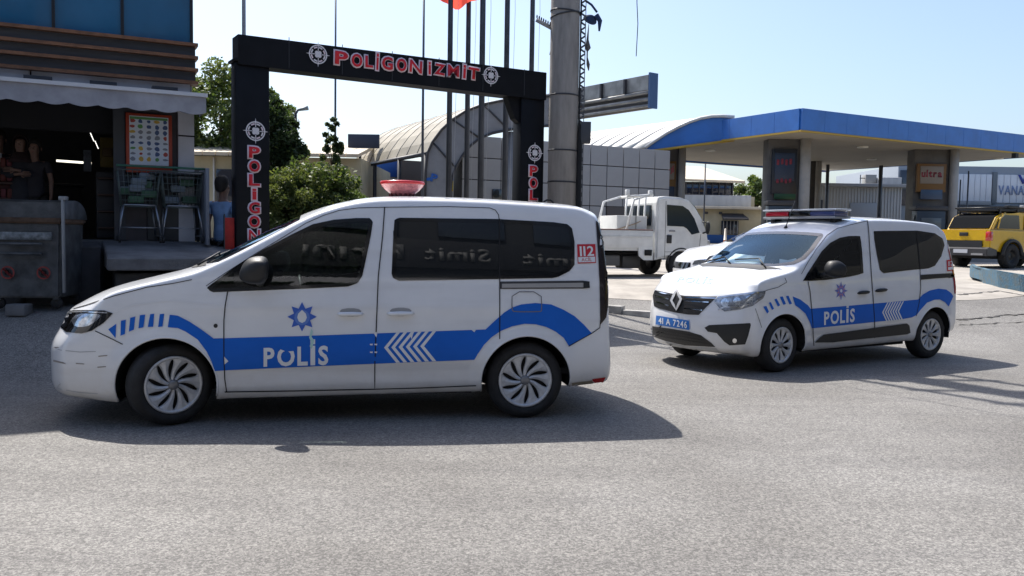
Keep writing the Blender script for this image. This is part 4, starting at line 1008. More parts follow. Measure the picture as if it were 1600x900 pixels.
# pale warehouse
e,w,zt=bld(1268,1410,290,345,50,'pale_warehouse','pale ribbed warehouse seen under the petrol canopy',psh,depth=10)
zq=lambda py:P3(1330,py,50).z
for k in range(30): rbox((w*(k+.5)/30,-.03,(zt+.8)/2),(.05,.06,zt-.9),'wall_rib',mat('rib_pale',(.50,.50,.48),.7),e)
rbox((w/2,-.15,zt+.05),(w+.2,.5,.18),'roof_edge',mat('edge_grey',(.30,.30,.30),.6),e)
wx=lambda px:P3(px,300,50).x-e.location.x
rbox(((wx(1328)+wx(1370))/2,-.08,(zq(317)+zq(345))/2),(wx(1370)-wx(1328),.1,zq(317)-zq(345)),'roller_door',mat('roller_grey',(.33,.35,.38),.5),e); rbox((wx(1281),-.1,zq(320)),(.3,.1,.5),'vent',stdk,e)
rbox((wx(1366),.8,zq(280)),(.65,.6,.65),'roof_unit',mat('unit_grey',(.28,.28,.27),.6),e,.03); rbox((wx(1350),.6,zq(281)),(.05,.05,.7),'roof_rail',stdk,e); rbox((wx(1357),.6,zq(277)),(.6,.05,.05),'roof_rail',stdk,e); rbox((wx(1392),.5,zq(283)),(1.2,1,.5),'roof_box',psh,e)
pole(1292,300,46,.09,5.0,'support_post','leaning grey post left of the roof unit under the canopy','post',cord=False,r2=.085); pole(1375,300,46,.11,5.1,'support_post','straight grey post in front of the warehouse roller door','post',cord=False,r2=.1)
# VANA building
e,w,zt=bld(1404,1760,258,345,52,'vana_building'.replace('vana','showroom'),'white panelled showroom with grey band and blue VANA lettering',mat('band_grey',(.26,.29,.33),.6),depth=10)
z5_=lambda py:P3(1500,py,52).z; vx=lambda px:P3(px,300,52).x-e.location.x
wpv=mat('sign_panel_white',(.66,.68,.72),.5,var=.05,vscale=.5)
for a,b in((1494,1548),(1556,1618),(1626,1690)):
    n_=6
    for k in range(n_): 
        x0=vx(a)+(vx(b)-vx(a))*k/n_; x1=vx(a)+(vx(b)-vx(a))*(k+1)/n_; rbox(((x0+x1)/2,-.06,(z5_(272)+z5_(316))/2),(x1-x0-.02,.1,z5_(272)-z5_(316)),'sign_panel',wpv,e)
for px in (1552,1622): rbox((vx(px),-.08,(z5_(268)+z5_(318))/2),(vx(1556)-vx(1549),.14,z5_(268)-z5_(318)),'mullion',mat('mullion_grey',(.14,.16,.18),.5),e)
rbox(((vx(1404)+vx(1427))/2,-.06,z5_(295)),(vx(1427)-vx(1406),.1,z5_(275)-z5_(330)),'glass_bay',dwin,e); rbox((vx(1550),-.5,z5_(328)),(vx(1700)-vx(1490),1,z5_(322)-z5_(334)),'dark_ledge',stdk,e)
rbox((vx(1520),-.1,z5_(317)),(vx(1548)-vx(1494),.2,.25),'sill',mat('edge_grey',(.3,.3,.3)),e)
vt=mat('vana_blue',(.18,.25,.42),.5); M=Matrix(((1,0,0,vx(1558)),(0,0,-1,-.13),(0,1,0,z5_(303.5)),(0,0,0,1))); text3d('sign_text','VANA',M,vx(1598)-vx(1558),z5_(289)-z5_(303.5),.04,vt,e,offset=.005)
M=Matrix(((1,0,0,vx(1587)),(0,0,-1,-.13),(0,1,0,z5_(286)),(0,0,0,1))); text3d('sign_logo','V',M,vx(1604)-vx(1587),z5_(272)-z5_(286),.04,mat('logo_navy',(.03,.05,.28),.5),e,offset=.03)
for px,py,h in((1500,290,4.2),(1512,281,4.6)): pole(px,300,40,.04,h-.6,'thin_post','thin dark post %s the column with the amber poster'%('just right of' if px==1500 else 'a step to the right of'),'post',cord=False)
# far hazy hills / horizon belt
bm=bmesh.new(); rng=random.Random(4); pr=None
for i in range(90):
    x=-500+i*1100/89; h=6+2.5*math.sin(i*.31)+2*math.sin(i*.83+1)+rng.uniform(-.6,.6); a=bm.verts.new((x,520,0)); b=bm.verts.new((x,560,h)); c=bm.verts.new((x,700,h*.6))
    if pr: bm.faces.new((pr[0],a,b,pr[1])); bm.faces.new((pr[1],b,c,pr[2]))
    pr=(a,b,c)
me=bpy.data.meshes.new('hills'); bm.to_mesh(me); bm.free(); tag(link('hills',me,None,mat('far_hills',(.16,.20,.20),.9,var=.2,vscale=.05)),kind='structure')
# ------------------------------------------------------------ vegetation
def leafmat(n,c,c2):
    m=mat(n,c,.55,var=.3,vscale=3,col2=c2); b=m.node_tree.nodes['Principled BSDF']; b.inputs['Specular IOR Level'].default_value=.3
    nt_=m.node_tree
    tl_=nt_.nodes.new('ShaderNodeBsdfTranslucent'); tl_.inputs[0].default_value=(c[0]*1.6,c[1]*1.6,c[2]*.9,1); mx=nt_.nodes.new('ShaderNodeMixShader'); mx.inputs[0].default_value=.3
    nt_.links.new(b.outputs[0],mx.inputs[1]); nt_.links.new(tl_.outputs[0],mx.inputs[2]); nt_.links.new(mx.outputs[0],nt_.nodes['Material Output'].inputs[0]); return m
LM=[leafmat('leaf_mid',(.085,.13,.038),(.05,.082,.024)),leafmat('leaf_light',(.14,.17,.06),(.09,.12,.04)),leafmat('leaf_dark',(.035,.06,.025),(.022,.04,.018))]
barkm=mat('bark',(.09,.07,.05),.9,var=.4,vscale=10)
def tree(name,label,cat,c,rad,zc,zr,nclump,nleaf,ls,mix,trunk=.12,seed=1,cone=0,limbs=6,group=None,lean=0):
    rng=random.Random(seed); g_=gz(c[0],c[1]); e=empty(name,(c[0],c[1],g_),0,label,cat,group); zc-=g_
    V=[];F=[];MI=[]; cl=[]
    for k in range(nclump):
        while True:
            p=Vector((rng.uniform(-1,1),rng.uniform(-1,1),rng.uniform(-1,1)))
            if .35<p.length<1: break
        sc=1-cone*max(0,(p.z+1)/2)**1.1
        q=Vector((p.x*rad*sc,p.y*rad*sc,zc+p.z*zr)); r=rad*rng.uniform(.16,.34)*(sc*.6+.4); cl.append(q); tone=rng.random()
        for j in range(nleaf):
            d=Vector((rng.gauss(0,1),rng.gauss(0,1),rng.gauss(0,.8))); d=d.normalized()*r*rng.uniform(.3,1.15)**.7
            o=q+d; a=Vector((rng.gauss(0,1),rng.gauss(0,1),rng.gauss(0,.7))).normalized(); b=a.cross(Vector((rng.gauss(0,1),rng.gauss(0,1),rng.gauss(0,1)))).normalized(); s=ls*rng.uniform(.6,1.3)
            i=len(V); V+= [o-a*s*.5,o+b*s*.28,o+a*s*.6,o-b*s*.28]; F.append((i,i+1,i+2,i+3))
            x=rng.random()*.6+tone*.4; MI.append(0 if x<mix[0] else (1 if x<mix[0]+mix[1] else 2))
    me=bpy.data.meshes.new('crown'); me.from_pydata(V,[],F); 
    for m in LM: me.materials.append(m)
    me.polygons.foreach_set('material_index',MI); o=link('crown',me,e); tag(o,kind='stuff')
    if trunk:
        mb=MB(); top=Vector((0,0,zc+zr*.3)); mb.tube([(0,0,-.1),(0.03,0,zc*.35),(.0,.04,zc*.75),top],[trunk*1.3,trunk,trunk*.8,trunk*.3],9); mb.build('trunk',barkm,e)
        for q in cl[:limbs]:
            b0=Vector((0,0,max(.3,zc-zr*.5))); mb=MB(); mb.tube([b0,b0.lerp(q,.5)+Vector((0,0,.1)),q],[trunk*.5,trunk*.35,trunk*.1],6); mb.build('limb',barkm,e)
    return e
def pxw(px,Y): return P3(px,300,Y).x
tree('broadleaf_tree','tall pale green tree behind the shop and the left gate column','tree',(pxw(345,33),33),2.1,5.2,2.5,90,340,.16,(.5,.38),.16,3)
tree('broadleaf_tree','tall green tree just right of the left gate column, behind the dark cypress','tree',(pxw(415,31),31),1.2,4.6,1.9,60,280,.15,(.55,.25),.12,5)
tree('cypress_tree','dark bushy conifer right of the left gate column','tree',(pxw(437,22),22),.85,3.1,1.9,120,320,.10,(.22,.02),.1,7,cone=.45)
ivy=tree('ivy','dark ivy climbing round a slim pole, seen through the gate','ivy',(pxw(520,23.8),23.8),.30,3.75,1.0,46,120,.08,(.35,.05),.03,9,cone=.12)
tree('hedge_bush','bright small-leaved bush next to the left gate column','bush',(pxw(452,15.5),15.5),.72,1.62,1.0,170,330,.055,(.30,.66),.03,11,group='bushes behind the first police van')
tree('hedge_bush','large dark-leaved bush in the middle below the gate beam','bush',(pxw(500,15.9),15.9),.80,1.72,1.12,130,240,.08,(.50,.25),.03,13,group='bushes behind the first police van')
tree('hedge_bush','dark green bush between the ivy and the arched canopy','bush',(pxw(538,17),17),.60,1.70,1.05,90,220,.075,(.50,.18),.03,14,group='bushes behind the first police van')
tree('hedge_bush','reddish thin bush beside the arched canopy','bush',(pxw(552,18),18),.42,1.75,.95,26,110,.075,(.4,.3),.02,15,group='bushes behind the first police van')
tree('broadleaf_tree','green tree seen under the petrol canopy left of the middle column','tree',(pxw(1180,60),60),1.7,4.3,1.5,34,170,.25,(.55,.35),.15,17)
for i,(px,Y,r,z) in enumerate(((470,40,1.6,3.4),(540,42,1.5,2.9),(250,36,2.0,5.0))): tree('distant_tree',['green distant tree behind the dark conifer','low distant tree between ivy and arched roof','tree hidden behind the shop'][i],'tree',(pxw(px,Y),Y),r,z,1.4,24,150,.2,(.6,.2),.12,20+i)
# street lamp arm near the cypress
q=P3(462,172,22.5); e=empty('street_lamp',(q.x,q.y,gz(q.x,q.y)),0,'small grey street lamp head poking out of the dark conifer','street lamp'); m=MB(); m.tube([(0,0,0),(0,0,q.z-gz(q.x,q.y)-.1),(.05,0,q.z-gz(q.x,q.y))],.035,8); m.build('lamp_post',polem,e); m=MB(); m.tube([(.05,0,q.z-e.location.z),(.32,0,q.z+.06-e.location.z)],[.03,.06],8); m.build('lamp_head',mat('lamp_grey',(.35,.38,.38),.5),e)
# ------------------------------------------------------------ the two police vans
def police_van(kind):
    V=kind=='van'
    fr,rr_=((262,666),(820,654)) if V else ((1219,582),(1453,560))
    a,b,F,L,wb=place(fr,rr_); ht=.89 if V else .85   # half width to tyre face
    o=(a+b)/2-L*ht; ang=math.atan2(F.y,F.x)
    root=empty('police_van',o,ang)
    MW=Matrix.Translation(o)@Matrix.Rotation(ang,4,'Z'); Mi=MW.inverted()
    h=wb/2
    if V:
        sp=dict(wheels=(h,-h),wr=.333,rim=.232,ar=.395,nl=.75,rl=.5,nb=.24,npow=3.6,rb=.10,creases=((.62,.10,.006),(.42,.07,-.012),(.97,.05,.006)),
          xs=[h+1.04,h+.97,h+.84,h+.64,h+.44,h+.30,h+.16,h+.02,h-.12,h-.24,h-.38,h-.54,h-.70,h-.86,h-1.02,h-1.2,h-1.4,h-1.62,h-1.9,h-2.2,h-2.5,h-2.8,h-3.05,h-3.27,h-3.46,h-3.62,h-3.72,h-3.79],
          fk=[0,.06,.16,.28,.40,.52,.63,.74,.84,.93,1],vs=[-1,-.93,-.78,-.55,-.28,0,.28,.55,.78,.93,1],
          top=[(h+1.08,.86),(h+.97,.91),(h+.78,1.0),(h+.6,1.05),(h+.35,1.10),(h+.1,1.165),(h-.1,1.21),(h-.24,1.25),(h-.54,1.395),(h-.86,1.575),(h-1.08,1.705),(h-1.3,1.80),(h-1.6,1.862),(h-2.0,1.878),(h-2.6,1.872),(h-3.1,1.85),(h-3.5,1.83),(h-3.68,1.80),(h-3.79,1.75)],
          w0=[(h+1.08,.84),(h+.7,.91),(h+.2,.925),(h-1,.93),(h-3,.93),(h-3.82,.91)],
          g=[(.15,.95),(.3,.98),(.5,1),(.85,1),(1.05,.99),(1.2,.965),(1.45,.905),(1.7,.84),(1.87,.795)],
          nose=[(.15,.08),(.3,.0),(.45,0),(.62,.0),(.68,.02),(.76,.08),(.9,.14),(1.0,.19)],
          rear=[(.2,.08),(.35,0),(.6,.02),(.9,.04),(1.2,.045),(1.5,.07),(1.75,.12)],
          bot=[(h+1.08,.24),(h+.5,.19),(h,.2),(-h,.24),(h-3.82,.30)],
          crown=lambda x:.05+.06*max(0,1-abs((x-h+.62)/.62))**.7)
    else:
        sp=dict(wheels=(h,-h),wr=.325,rim=.215,ar=.385,nl=.6,rl=.5,nb=.30,rb=.10,creases=((.62,.10,.006),(.42,.07,-.012)),
          xs=[h+.92,h+.84,h+.72,h+.58,h+.44,h+.30,h+.16,h+.02,h-.12,h-.26,h-.40,h-.52,h-.66,h-.80,h-.96,h-1.14,h-1.34,h-1.6,h-1.9,h-2.2,h-2.5,h-2.75,h-2.95,h-3.12,h-3.28,h-3.42,h-3.50],
          fk=[0,.06,.16,.28,.40,.52,.63,.74,.84,.93,1],vs=[-1,-.93,-.78,-.55,-.28,0,.28,.55,.78,.93,1],
          top=[(h+.92,.93),(h+.84,.97),(h+.6,1.045),(h+.35,1.105),(h+.1,1.155),(h-.12,1.19),(h-.26,1.225),(h-.40,1.31),(h-.66,1.48),(h-.90,1.645),(h-1.1,1.745),(h-1.34,1.815),(h-1.6,1.845),(h-2.0,1.855),(h-2.5,1.85),(h-2.9,1.83),(h-3.2,1.805),(h-3.40,1.765),(h-3.50,1.70)],
          w0=[(h+.92,.83),(h+.6,.88),(h+.2,.88),(h-1,.885),(h-3,.885),(h-3.50,.86)],
          g=[(.15,.95),(.3,.98),(.5,1),(.85,1),(1.05,.99),(1.2,.955),(1.45,.89),(1.7,.83),(1.86,.785)],
          nose=[(.15,.12),(.3,.03),(.45,0),(.62,.0),(.75,.02),(.9,.06),(1.0,.14)],
          rear=[(.2,.08),(.35,0),(.6,.0),(.9,.02),(1.2,.04),(1.5,.07),(1.75,.13)],
          bot=[(h+.92,.24),(h+.5,.2),(h,.22),(-h,.26),(h-3.5,.34)],
          crown=lambda x:.05+.11*max(0,1-abs((x-h+.26)/(.30 if x>h-.26 else .50)))**.8)
    full=body_mesh(sp); S=Skin(root,full.copy(),Mi)
    if V:
        root['label']='white police van with a domed red beacon, parked in front of the black gate'
        fwin=[(322,451),(345,434),(367,418),(411,391),(456,367),(489,351),(522,344),(556,341.5),(578,341.5),(582,347),(579,367),(570,411),(565.5,431),(558,442),(544,447),(478,450.5),(389,454),(333,456)]
        rwin=[(617,343),(625,341),(777,343),(865,348),(886,351),(893,357),(897,378),(897,414),(889,423.5),(872,432),(863,434),(782,435.5),(623,438),(614.5,434),(612.5,428),(615,371)]
    else:
        root['label']='white police van with light bar and blue number plate, at an angle on the right'
        fwin=[(1254,439),(1269,416),(1284,393),(1297,380),(1312,372),(1326,369.5),(1343.5,369),(1346,390),(1348.5,427),(1326,432),(1290,437)]
        rwin=[(1364,361.5),(1433,361),(1460,365),(1472,373),(1475,383),(1470,400),(1460,415),(1450,419),(1427,421),(1380,426.5),(1375,422),(1370,397)]
    root['category']='police van'; root['group']='police vans parked at the roadside'
    def loc(P): return [(lambda q:(q.x,q.z))(S.cast(*p)[0]) for p in P]
    lf=loc(fwin); lr=loc(rwin)
    if V: wsx=(h-.22,h-1.04); wsw=(.82,.70)
    else: wsx=(h-.06,h-.93); wsw=(.78,.64)
    if V: WS=[(wsx[0]-.16,-.825),(wsx[0]-.05,-.6),(wsx[0]+.04,0),(wsx[0]-.05,.6),(wsx[0]-.16,.825),(wsx[1]+.02,.715),(wsx[1]+.06,.0),(wsx[1]+.02,-.715)]
    else:
        Pc=[(1161,365.5),(1193,364),(1240,365),(1288,369.5),(1284,380),(1269,400.5),(1250,417.5),(1227,425),(1193,425),(1155,421.5),(1120,419)]
        q=[S.cast(*p)[0] for p in Pc]; print('WS',[(round(v.x-h,2),round(v.y,2),round(v.z,2)) for v in q])
        WS=[(h-.44,-.77),(h-.30,-.73),(h-.13,-.58),(h-.03,-.32),(h+.0,0),(h-.03,.32),(h-.13,.58),(h-.30,.73),(h-.44,.77),(h-.62,.74),(h-.86,.665),(h-.90,.63),(h-.885,.3),(h-.88,.0),(h-.885,-.3),(h-.90,-.63),(h-.86,-.665),(h-.62,-.74)]
    hf=inset_poly(lf,.010); hr_=inset_poly(lr,.010); hw=inset_poly(WS,.02)
    def holes(c,n):
        if abs(c.y)>.5 and abs(n.y)>.5 and (inpoly(c.x,c.z,hf) or (inpoly(c.x,c.z,hr_))): return True
        if c.z>1.0 and n.z>.3 and abs(n.y)<.75 and inpoly(c.x,c.y,hw): return True
        return False
    body=cut_arches(full,sp,holes); link('body',body,root,[M_white()],smooth=True)
    lin=body.copy()
    lin.materials.clear()
    co=np.zeros(len(body.vertices)*3); no_=np.zeros(len(body.vertices)*3); body.vertices.foreach_get('co',co); body.vertices.foreach_get('normal',no_); lin.vertices.foreach_set('co',co-no_*.012); lin.flip_normals()
    link('cabin_lining',lin,root,[mat('lining_dark',(.03,.031,.034),.9)],smooth=True)
    W=.93 if V else .885
    housings(root,sp,W)
    for i,wx_ in enumerate(sp['wheels']):
        for s in(1,-1):
            wheel_things(root,wx_,s*(ht-.10),sp,R(30 if V else 6) if i==0 else 0,'swirl' if V else 'spoke')
    seam=M_seam(); dk=M_dark(); blue=M_blue(); foil=M_foil(); paint=M_white()
    tint=glass('tinted_glass',(.05,.06,.07),.01,.75); clear=glass('clear_glass',(.80,.88,.90),.01,.02,refl=(.55,.80,1),ior=1.5); sidegl=glass('side_glass',(.34,.40,.38),.01,.12)
    gloss=mat('glossy_black_border',(.008,.008,.009),.08,coat=1)
    st=6 if V else 4.5
    # wheel arch lips
    for wx_ in sp['wheels']:
        n=40
        for s in(1,-1):
            m=MB(); pts=[]
            for i in range(n+1):
                an=-.32+(math.pi+.64)*i/n; x=wx_+sp['ar']*math.cos(an); z=sp['wr']+sp['ar']*math.sin(an)
                x2=wx_+(sp['ar']+.012)*math.cos(an); z2=sp['wr']+(sp['ar']+.012)*math.sin(an)
                if z2<.2: continue
                hh,nn,_i,_d=S.bvh.ray_cast(Vector((x2,s*3,z2)),Vector((0,-s,0)))
                if hh: pts.append(Vector((x,hh.y-s*.004,z)))
            m.tube(pts,.010,6); m.build('arch_lip',paint,root)
    # windows
    def window(P,g,name,parts=None,mir=True):
        S.ring(inset_poly(P,2.2 if V else 1.6),5.6 if V else 4.2,'window_seal',gloss,.0045,mirror=mir)
        return S.patch(inset_poly(P,.6),name,g,.003,step=st,mirror=mir)
    if V:
        window(fwin,sidegl,'front_side_window')
        S.patch([(366,447),(366,424),(382,411),(398,402),(398,449)],'door_corner_trim',gloss,.006,step=st,mirror=True)
        window(rwin,tint,'rear_side_window')
        S.ring([(780,342),(780.7,436)],2.0,'window_gap',seam,.007,closed=False,mirror=True)
    else:
        window(fwin,sidegl,'front_side_window'); window(rwin,tint,'rear_side_window')
        S.patch([(1254,439),(1266,420),(1273,410),(1275,436)],'door_corner_trim',gloss,.006,step=st,mirror=True)
        S.ring([(1432,362),(1437,421)],1.6,'window_gap',seam,.006,closed=False,mirror=True)
    # windscreen
    S.ring(inset_poly(WS,.02),.06,'windscreen_seal',gloss,.004,axis='z')
    S.patch(inset_poly(WS,.005),'windscreen',clear,.002,step=.05,axis='z')
    # interior
    dkc=mat('dark_trim',(.02,.021,.023),.8); stm=mat('seat_cloth',(.035,.036,.04),.9)
    it=MB(); dz=1.0 if V else 1.02
    it.box((h-.62,0,dz-.03),(.55 if V else .62,1.42,.10),0,.03); it.box((h-1.02,0,dz-.12),(.2,1.4,.22),0,.04)
    it.build('dashboard',dkc,root)
    fl=MB(); fl.box((h-1.9,0,.40),(3.0,1.6,.05)); fl.build('cabin_floor',dkc,root)
    for y in(.38,-.38): seat(root,h-1.45,y,stm); seat(root,h-2.35,y,stm)
    sw=MB(); cx=Vector((h-1.06,.38,1.02)); sw.tube([cx+Vector((.06*math.sin(t),.185*math.cos(t),.175*math.sin(t)-.0)) for t in [i*math.pi/10 for i in range(21)]],.015,6,caps=False); sw.tube([cx+Vector((0,-.18,0)),cx+Vector((0,.18,0))],.018,6); sw.build('steering_wheel',dk,root)
    mr=MB(); mr.box(((h-.98,0,1.55)),(.03,.22,.06),0,.01); mr.build('rear_view_mirror',dk,root)
    # wipers
    wp=MB()
    def top(x,y):
        q,n_,_i,_d=S.bvh.ray_cast(Vector((x,y,4)),Vector((0,0,-1))); return q
    for y0,y1 in((.55,.05),(-.05,-.55)):
        wp.tube([top(wsx[0]+.04,y0)+Vector((0,0,.015)),top(wsx[0]-.10,(y0+y1)/2)+Vector((0,0,.03)),top(wsx[0]-.04,y1-.1)+Vector((0,0,.022))],.009,6)
    wp.build('wiper',dk,root)
    S.patch([(wsx[0]+.10,-.5),(wsx[0]+.14,0),(wsx[0]+.10,.5),(wsx[0]-.06,.74),(wsx[0]-.02,.5),(wsx[0]+.04,0),(wsx[0]-.02,-.5),(wsx[0]-.06,-.74)],'scuttle_panel',dk,.005,step=.06,axis='z')
    handle_m=paint if V else dk
    def bump_handle(P,name,m,d=.022):
        q=[S.cast(*p) for p in P]; b=MB(); A_=[b.bm.verts.new(x[0]-x[1]*.01) for x in q]; c_=sum((x[0] for x in q),Vector())/len(q)
        B_=[b.bm.verts.new((x[0]*.82+c_*.18)+x[1]*d) for x in q]
        n=len(q)
        for i in range(n): b.bm.faces.new((A_[i],A_[(i+1)%n],B_[(i+1)%n],B_[i]))
        b.bm.faces.new(B_); ob=b.build(name,m,root); ob.data.shade_smooth()
        m2=MB(); me=ob.data.copy()
        for v in me.vertices: v.co.y=-v.co.y
        me.flip_normals(); link(name,me,root)
        return ob
    if V:
        fd=[(356,455),(352,478),(350,500),(350,560),(351,592),(354,612),(470,610),(585.5,607.5),(585.6,570),(588,510),(591,433),(598,367),(601,324)]
        # panel gaps
        gp=1.7
        S.ring([(351,612)]+fd[6:13],gp,'door_gap',seam,.0075,closed=False,mirror=True)
        S.ring(fd[:6],gp,'door_gap',seam,.0075,closed=False,mirror=True)
        S.ring([(601,324),(560,325),(530,329),(505,337),(478,349),(442,371),(400,396),(350,428),(322,447)],1.0,'door_gap',seam,.004,closed=False,mirror=True)
        S.ring([(601,324),(700,323),(765,325),(774,328.5),(779,336),(780.5,350)],1.0,'door_gap',seam,.004,closed=False,mirror=True)
        S.ring([(780.7,436),(780.7,530)],1.6,'door_gap',seam,.0075,closed=False,mirror=True)
        S.ring([(585.6,607.5),(660,605.5),(744,602)],1.5,'door_gap',seam,.0075,closed=False,mirror=True)
        S.ring([(149,517),(170,527),(192,538)],1.4,'bumper_gap',seam,.005,closed=False,mirror=True)
        S.ring([(888,541),(924,521),(937,512),(938,500)],1.3,'bumper_gap',seam,.0065,closed=False,mirror=True)
        S.ring([(107,485),(132,478),(180,462),(230,449),(270,443),(300,437)],1.2,'bonnet_gap',seam,.004,closed=False,mirror=True)
        S.ring(smooth_poly([(800,456),(845,456),(846.5,485),(843,487),(803,487),(799.5,484)],1),1.4,'fuel_flap_gap',mat('gap_grey',(.18,.18,.19),.7),.0085)
        # blue stripes
        sO=.0055
        S.patch([(262.3,511.4),(265.4,491.8),(278,493.4),(296.5,502.7),(315,515),(334,529),(349.5,528.5),(472,525),(588,521),(680,517.5),(758.4,514.8),(775.5,499),(788,488),(800,480.5),(814.6,475.7),(836.6,473.7),(861,475.7),(880.6,484),(897.7,494),(912.4,507.4),(924.6,520.9),(889,541.6),(880.6,528),(868.4,518.4),(853.7,511),(836.6,506.7),(819.5,506),(800,510),(782.8,517),(768,527),(756,539),(746,554),(741.3,562),(588,568),(470,573),(359,578),(335.4,579.6),(330.8,565),(323,549.4),(309,530.7),(290.3,518.3),(278,512.7)],'blue_stripe',blue,sO,step=6)
        z1=lambda P:[(60+x/3.213,400+y/3.213) for x,y in P]
        for P in ([(352,368),(392,340),(388,412)],[(415,325),(440,320),(435,392),(413,400)],[(462,310),(487,304),(480,370),(455,380)],[(510,297),(537,294),(528,358),(503,363)],[(562,292),(582,290),(577,355),(550,357)],[(610,292),(632,290),(624,354),(602,357)]):
            S.patch(z1(P),'blue_dash',blue,sO,step=6)
        for k in range(6):
            x=k*11.3; y=-k*.45
            S.patch([(600+x,543+y),(619.5+x,519.5+y),(625+x,519.3+y),(606+x,543+y),(625+x,566+y),(619+x,566.3+y)],'chevron',foil,.0075,step=6)
        S.text('POLİS',((412,543),(513,539.5),(513,570),(412,573)),'lettering',foil,.0078,offset=.032,spacing=1.1,step=8,label='white POLİS lettering peeling at the top')
        S.patch([(434,537),(462,536),(461,548),(447,549),(437,545)],'peeled_patch',blue,.0085,step=6)
        S.patch([(486,513),(489,518),(487,526),(491,532),(489,540),(487,545),(484,541),(486,534),(483,527),(485,520)],'peeled_film',mat('peeled_film',(.45,.68,.66),.5),.0085,step=6)
        for P in ([(350.5,557),(357,564),(351,569)],[(735,514),(741,519),(744,514)],[(583,519),(590,519),(588,527)],[(640,522),(646,520),(643,530)]):
            S.patch(P,'peeled_patch',foil,.008,step=6)
        for y in (538,550): 
            for x in (580,587): S.patch([(x-2,y-1),(x+2.5,y-1),(x+2,y+1.5),(x-2,y+1)],'peeled_patch',foil,.0085,step=6)
        bl2=mat('badge_blue',(.03,.12,.55),.35); 
        S.patch(star(472,495,23,23,8,.60),'badge',bl2,.006,step=8); S.patch(circ(472,496,12),'badge_disc',mat('badge_mid',(.10,.22,.62),.4),.0072,step=8)
        S.patch([(472,484),(478,490),(479.5,496),(477,502),(472,504.5),(467,502),(464.5,496),(466,490)],'badge_centre',foil,.0085,step=8)
        S.patch(circ(337,509,3.4,n=10),'wing_badge',dk,.004)
        for P in ([(524,489),(530,484),(548,483),(565,484),(571,489),(566,494.5),(548,496),(530,495)],[(602,488.5),(608,483.5),(626,482),(644,483),(650,488),(645,493.5),(626,495.5),(608,494.5)]): 
            cx,cy=(sum(p[0] for p in P)/8,sum(p[1] for p in P)/8)
            S.patch([(cx-18,cy-5.5),(cx,cy-8.5),(cx+18,cy-5.5),(cx+14,cy+3),(cx,cy+6.5),(cx-14,cy+3)],'handle_recess_shade',mat('recess_shade_grey',(.33,.34,.35),.5),.004,step=6,rnd=1)  # flat patch behind the handle, the hollow's shade painted as grey
            bump_handle([(cx+(p[0]-cx)*.98,cy+1.5+(p[1]-cy)*.62) for p in P],'door_handle',paint,.03)
        # sliding rail
        rail=mat('rail_grey',(.42,.41,.40),.4,.4)
        S.patch([(781,440),(910,438.5),(921,440),(921,450),(910,451),(781,451.5)],'sliding_rail',mat('rail_shadow',(.05,.05,.055),.6),.005,mirror=True)
        S.patch([(784,443.5),(912,442),(912,449),(784,449.8)],'rail_insert',rail,.009,mirror=True)
        S.patch([(911,440),(920,440),(921,449.5),(911,450)],'rail_cap',dk,.014,mirror=True)
        # sticker
        red=mat('sticker_red',(.55,.015,.03),.4)
        st_=S.patch([(901.5,382),(930,381.5),(931,411),(902.5,412)],'emergency_number_sticker',red,.006,step=6)
        S.patch([(903,402),(929.5,401.3),(929.8,409.5),(903.6,410.2)],'sticker_panel',foil,.0075,step=6)
        S.text('112',((905,385),(927,384.5),(928,400),(906,400.8)),'sticker_number',foil,.0085,offset=.02,step=8)
        S.text('ACİL',((908,403.5),(924,403.2),(924.3,408.3),(908.3,408.7)),'sticker_word',red,.009,step=8)
        # lamps
        S.patch([(106,485.5),(135,485),(163,485),(176.7,489.5),(163,504),(144,516.7),(128,521),(104,519),(93,509.5),(95,497)],'headlight',gloss,.006,step=6,mirror=True)
        S.patch([(122,491),(150,490),(160,492),(150,503),(136,511),(118,511),(112,500)],'headlight_reflector',mat('reflector',(.62,.66,.72),.14,.85,var=.5,vscale=16),.0085,step=5,mirror=True,rnd=1)
        S.ring([(97,500),(108,488.5),(135,487.5),(168,488.5)],2.0,'daytime_strip',mat('lamp_chrome',(.75,.77,.8),.15,.8),.009,closed=False,mirror=True)
        S.patch([(930.4,345),(938,352),(944,375),(949,407),(950,440),(949,478),(946.6,496),(938,507),(937.5,497),(936.5,442),(934,395)],'tail_light',mat('smoked_lamp',(.012,.006,.007),.25,coat=.4),.008,step=6,mirror=True)
        S.patch([(925,592),(946,589),(942,597),(928,600)],'rear_reflector',mat('reflector_red',(.4,.02,.02),.25),.006,step=5,mirror=True)
        S.patch([(893,598),(925,594),(928,602),(895,607)],'bumper_skirt',mat('skirt_beige',(.24,.21,.16),.8),.005,step=6,mirror=True)
        S.ring([(79,541),(95,547),(125,550),(150,549)],1.1,'bumper_crease_shade',mat('crease_shade',(.42,.43,.46),.6),.003,closed=False)  # flat strips standing for creases, their shade put into the colour
        S.ring([(77,600),(95,608),(125,613),(153,615)],1.0,'bumper_crease_shade',mat('crease_shade',(.42,.43,.46)),.003,closed=False)
        S.ring([(176,489),(210,476),(262,470),(312,474),(340,476)],1.3,'wing_crease_light',mat('crease_light',(.80,.82,.85),.3),.003,closed=False)  # flat strip along the wing, the crease highlight put into its colour
        # scuffs on the bumper
        sc=mat('scuff',(.30,.27,.25),.9)
        for P in ([(154,556),(168,554.5),(168,556),(154,557.5)],[(152,573),(166,572),(166,573.4),(153,574.6)],[(84,562),(100,566),(104,569),(84,565)],[(119,567),(132,568),(132,569.2),(119,568.6)]): S.patch(P,'scuff_mark',sc,.004)
        # mirror
        mq=S.cast(430,443)[0]
        yb=mq.y
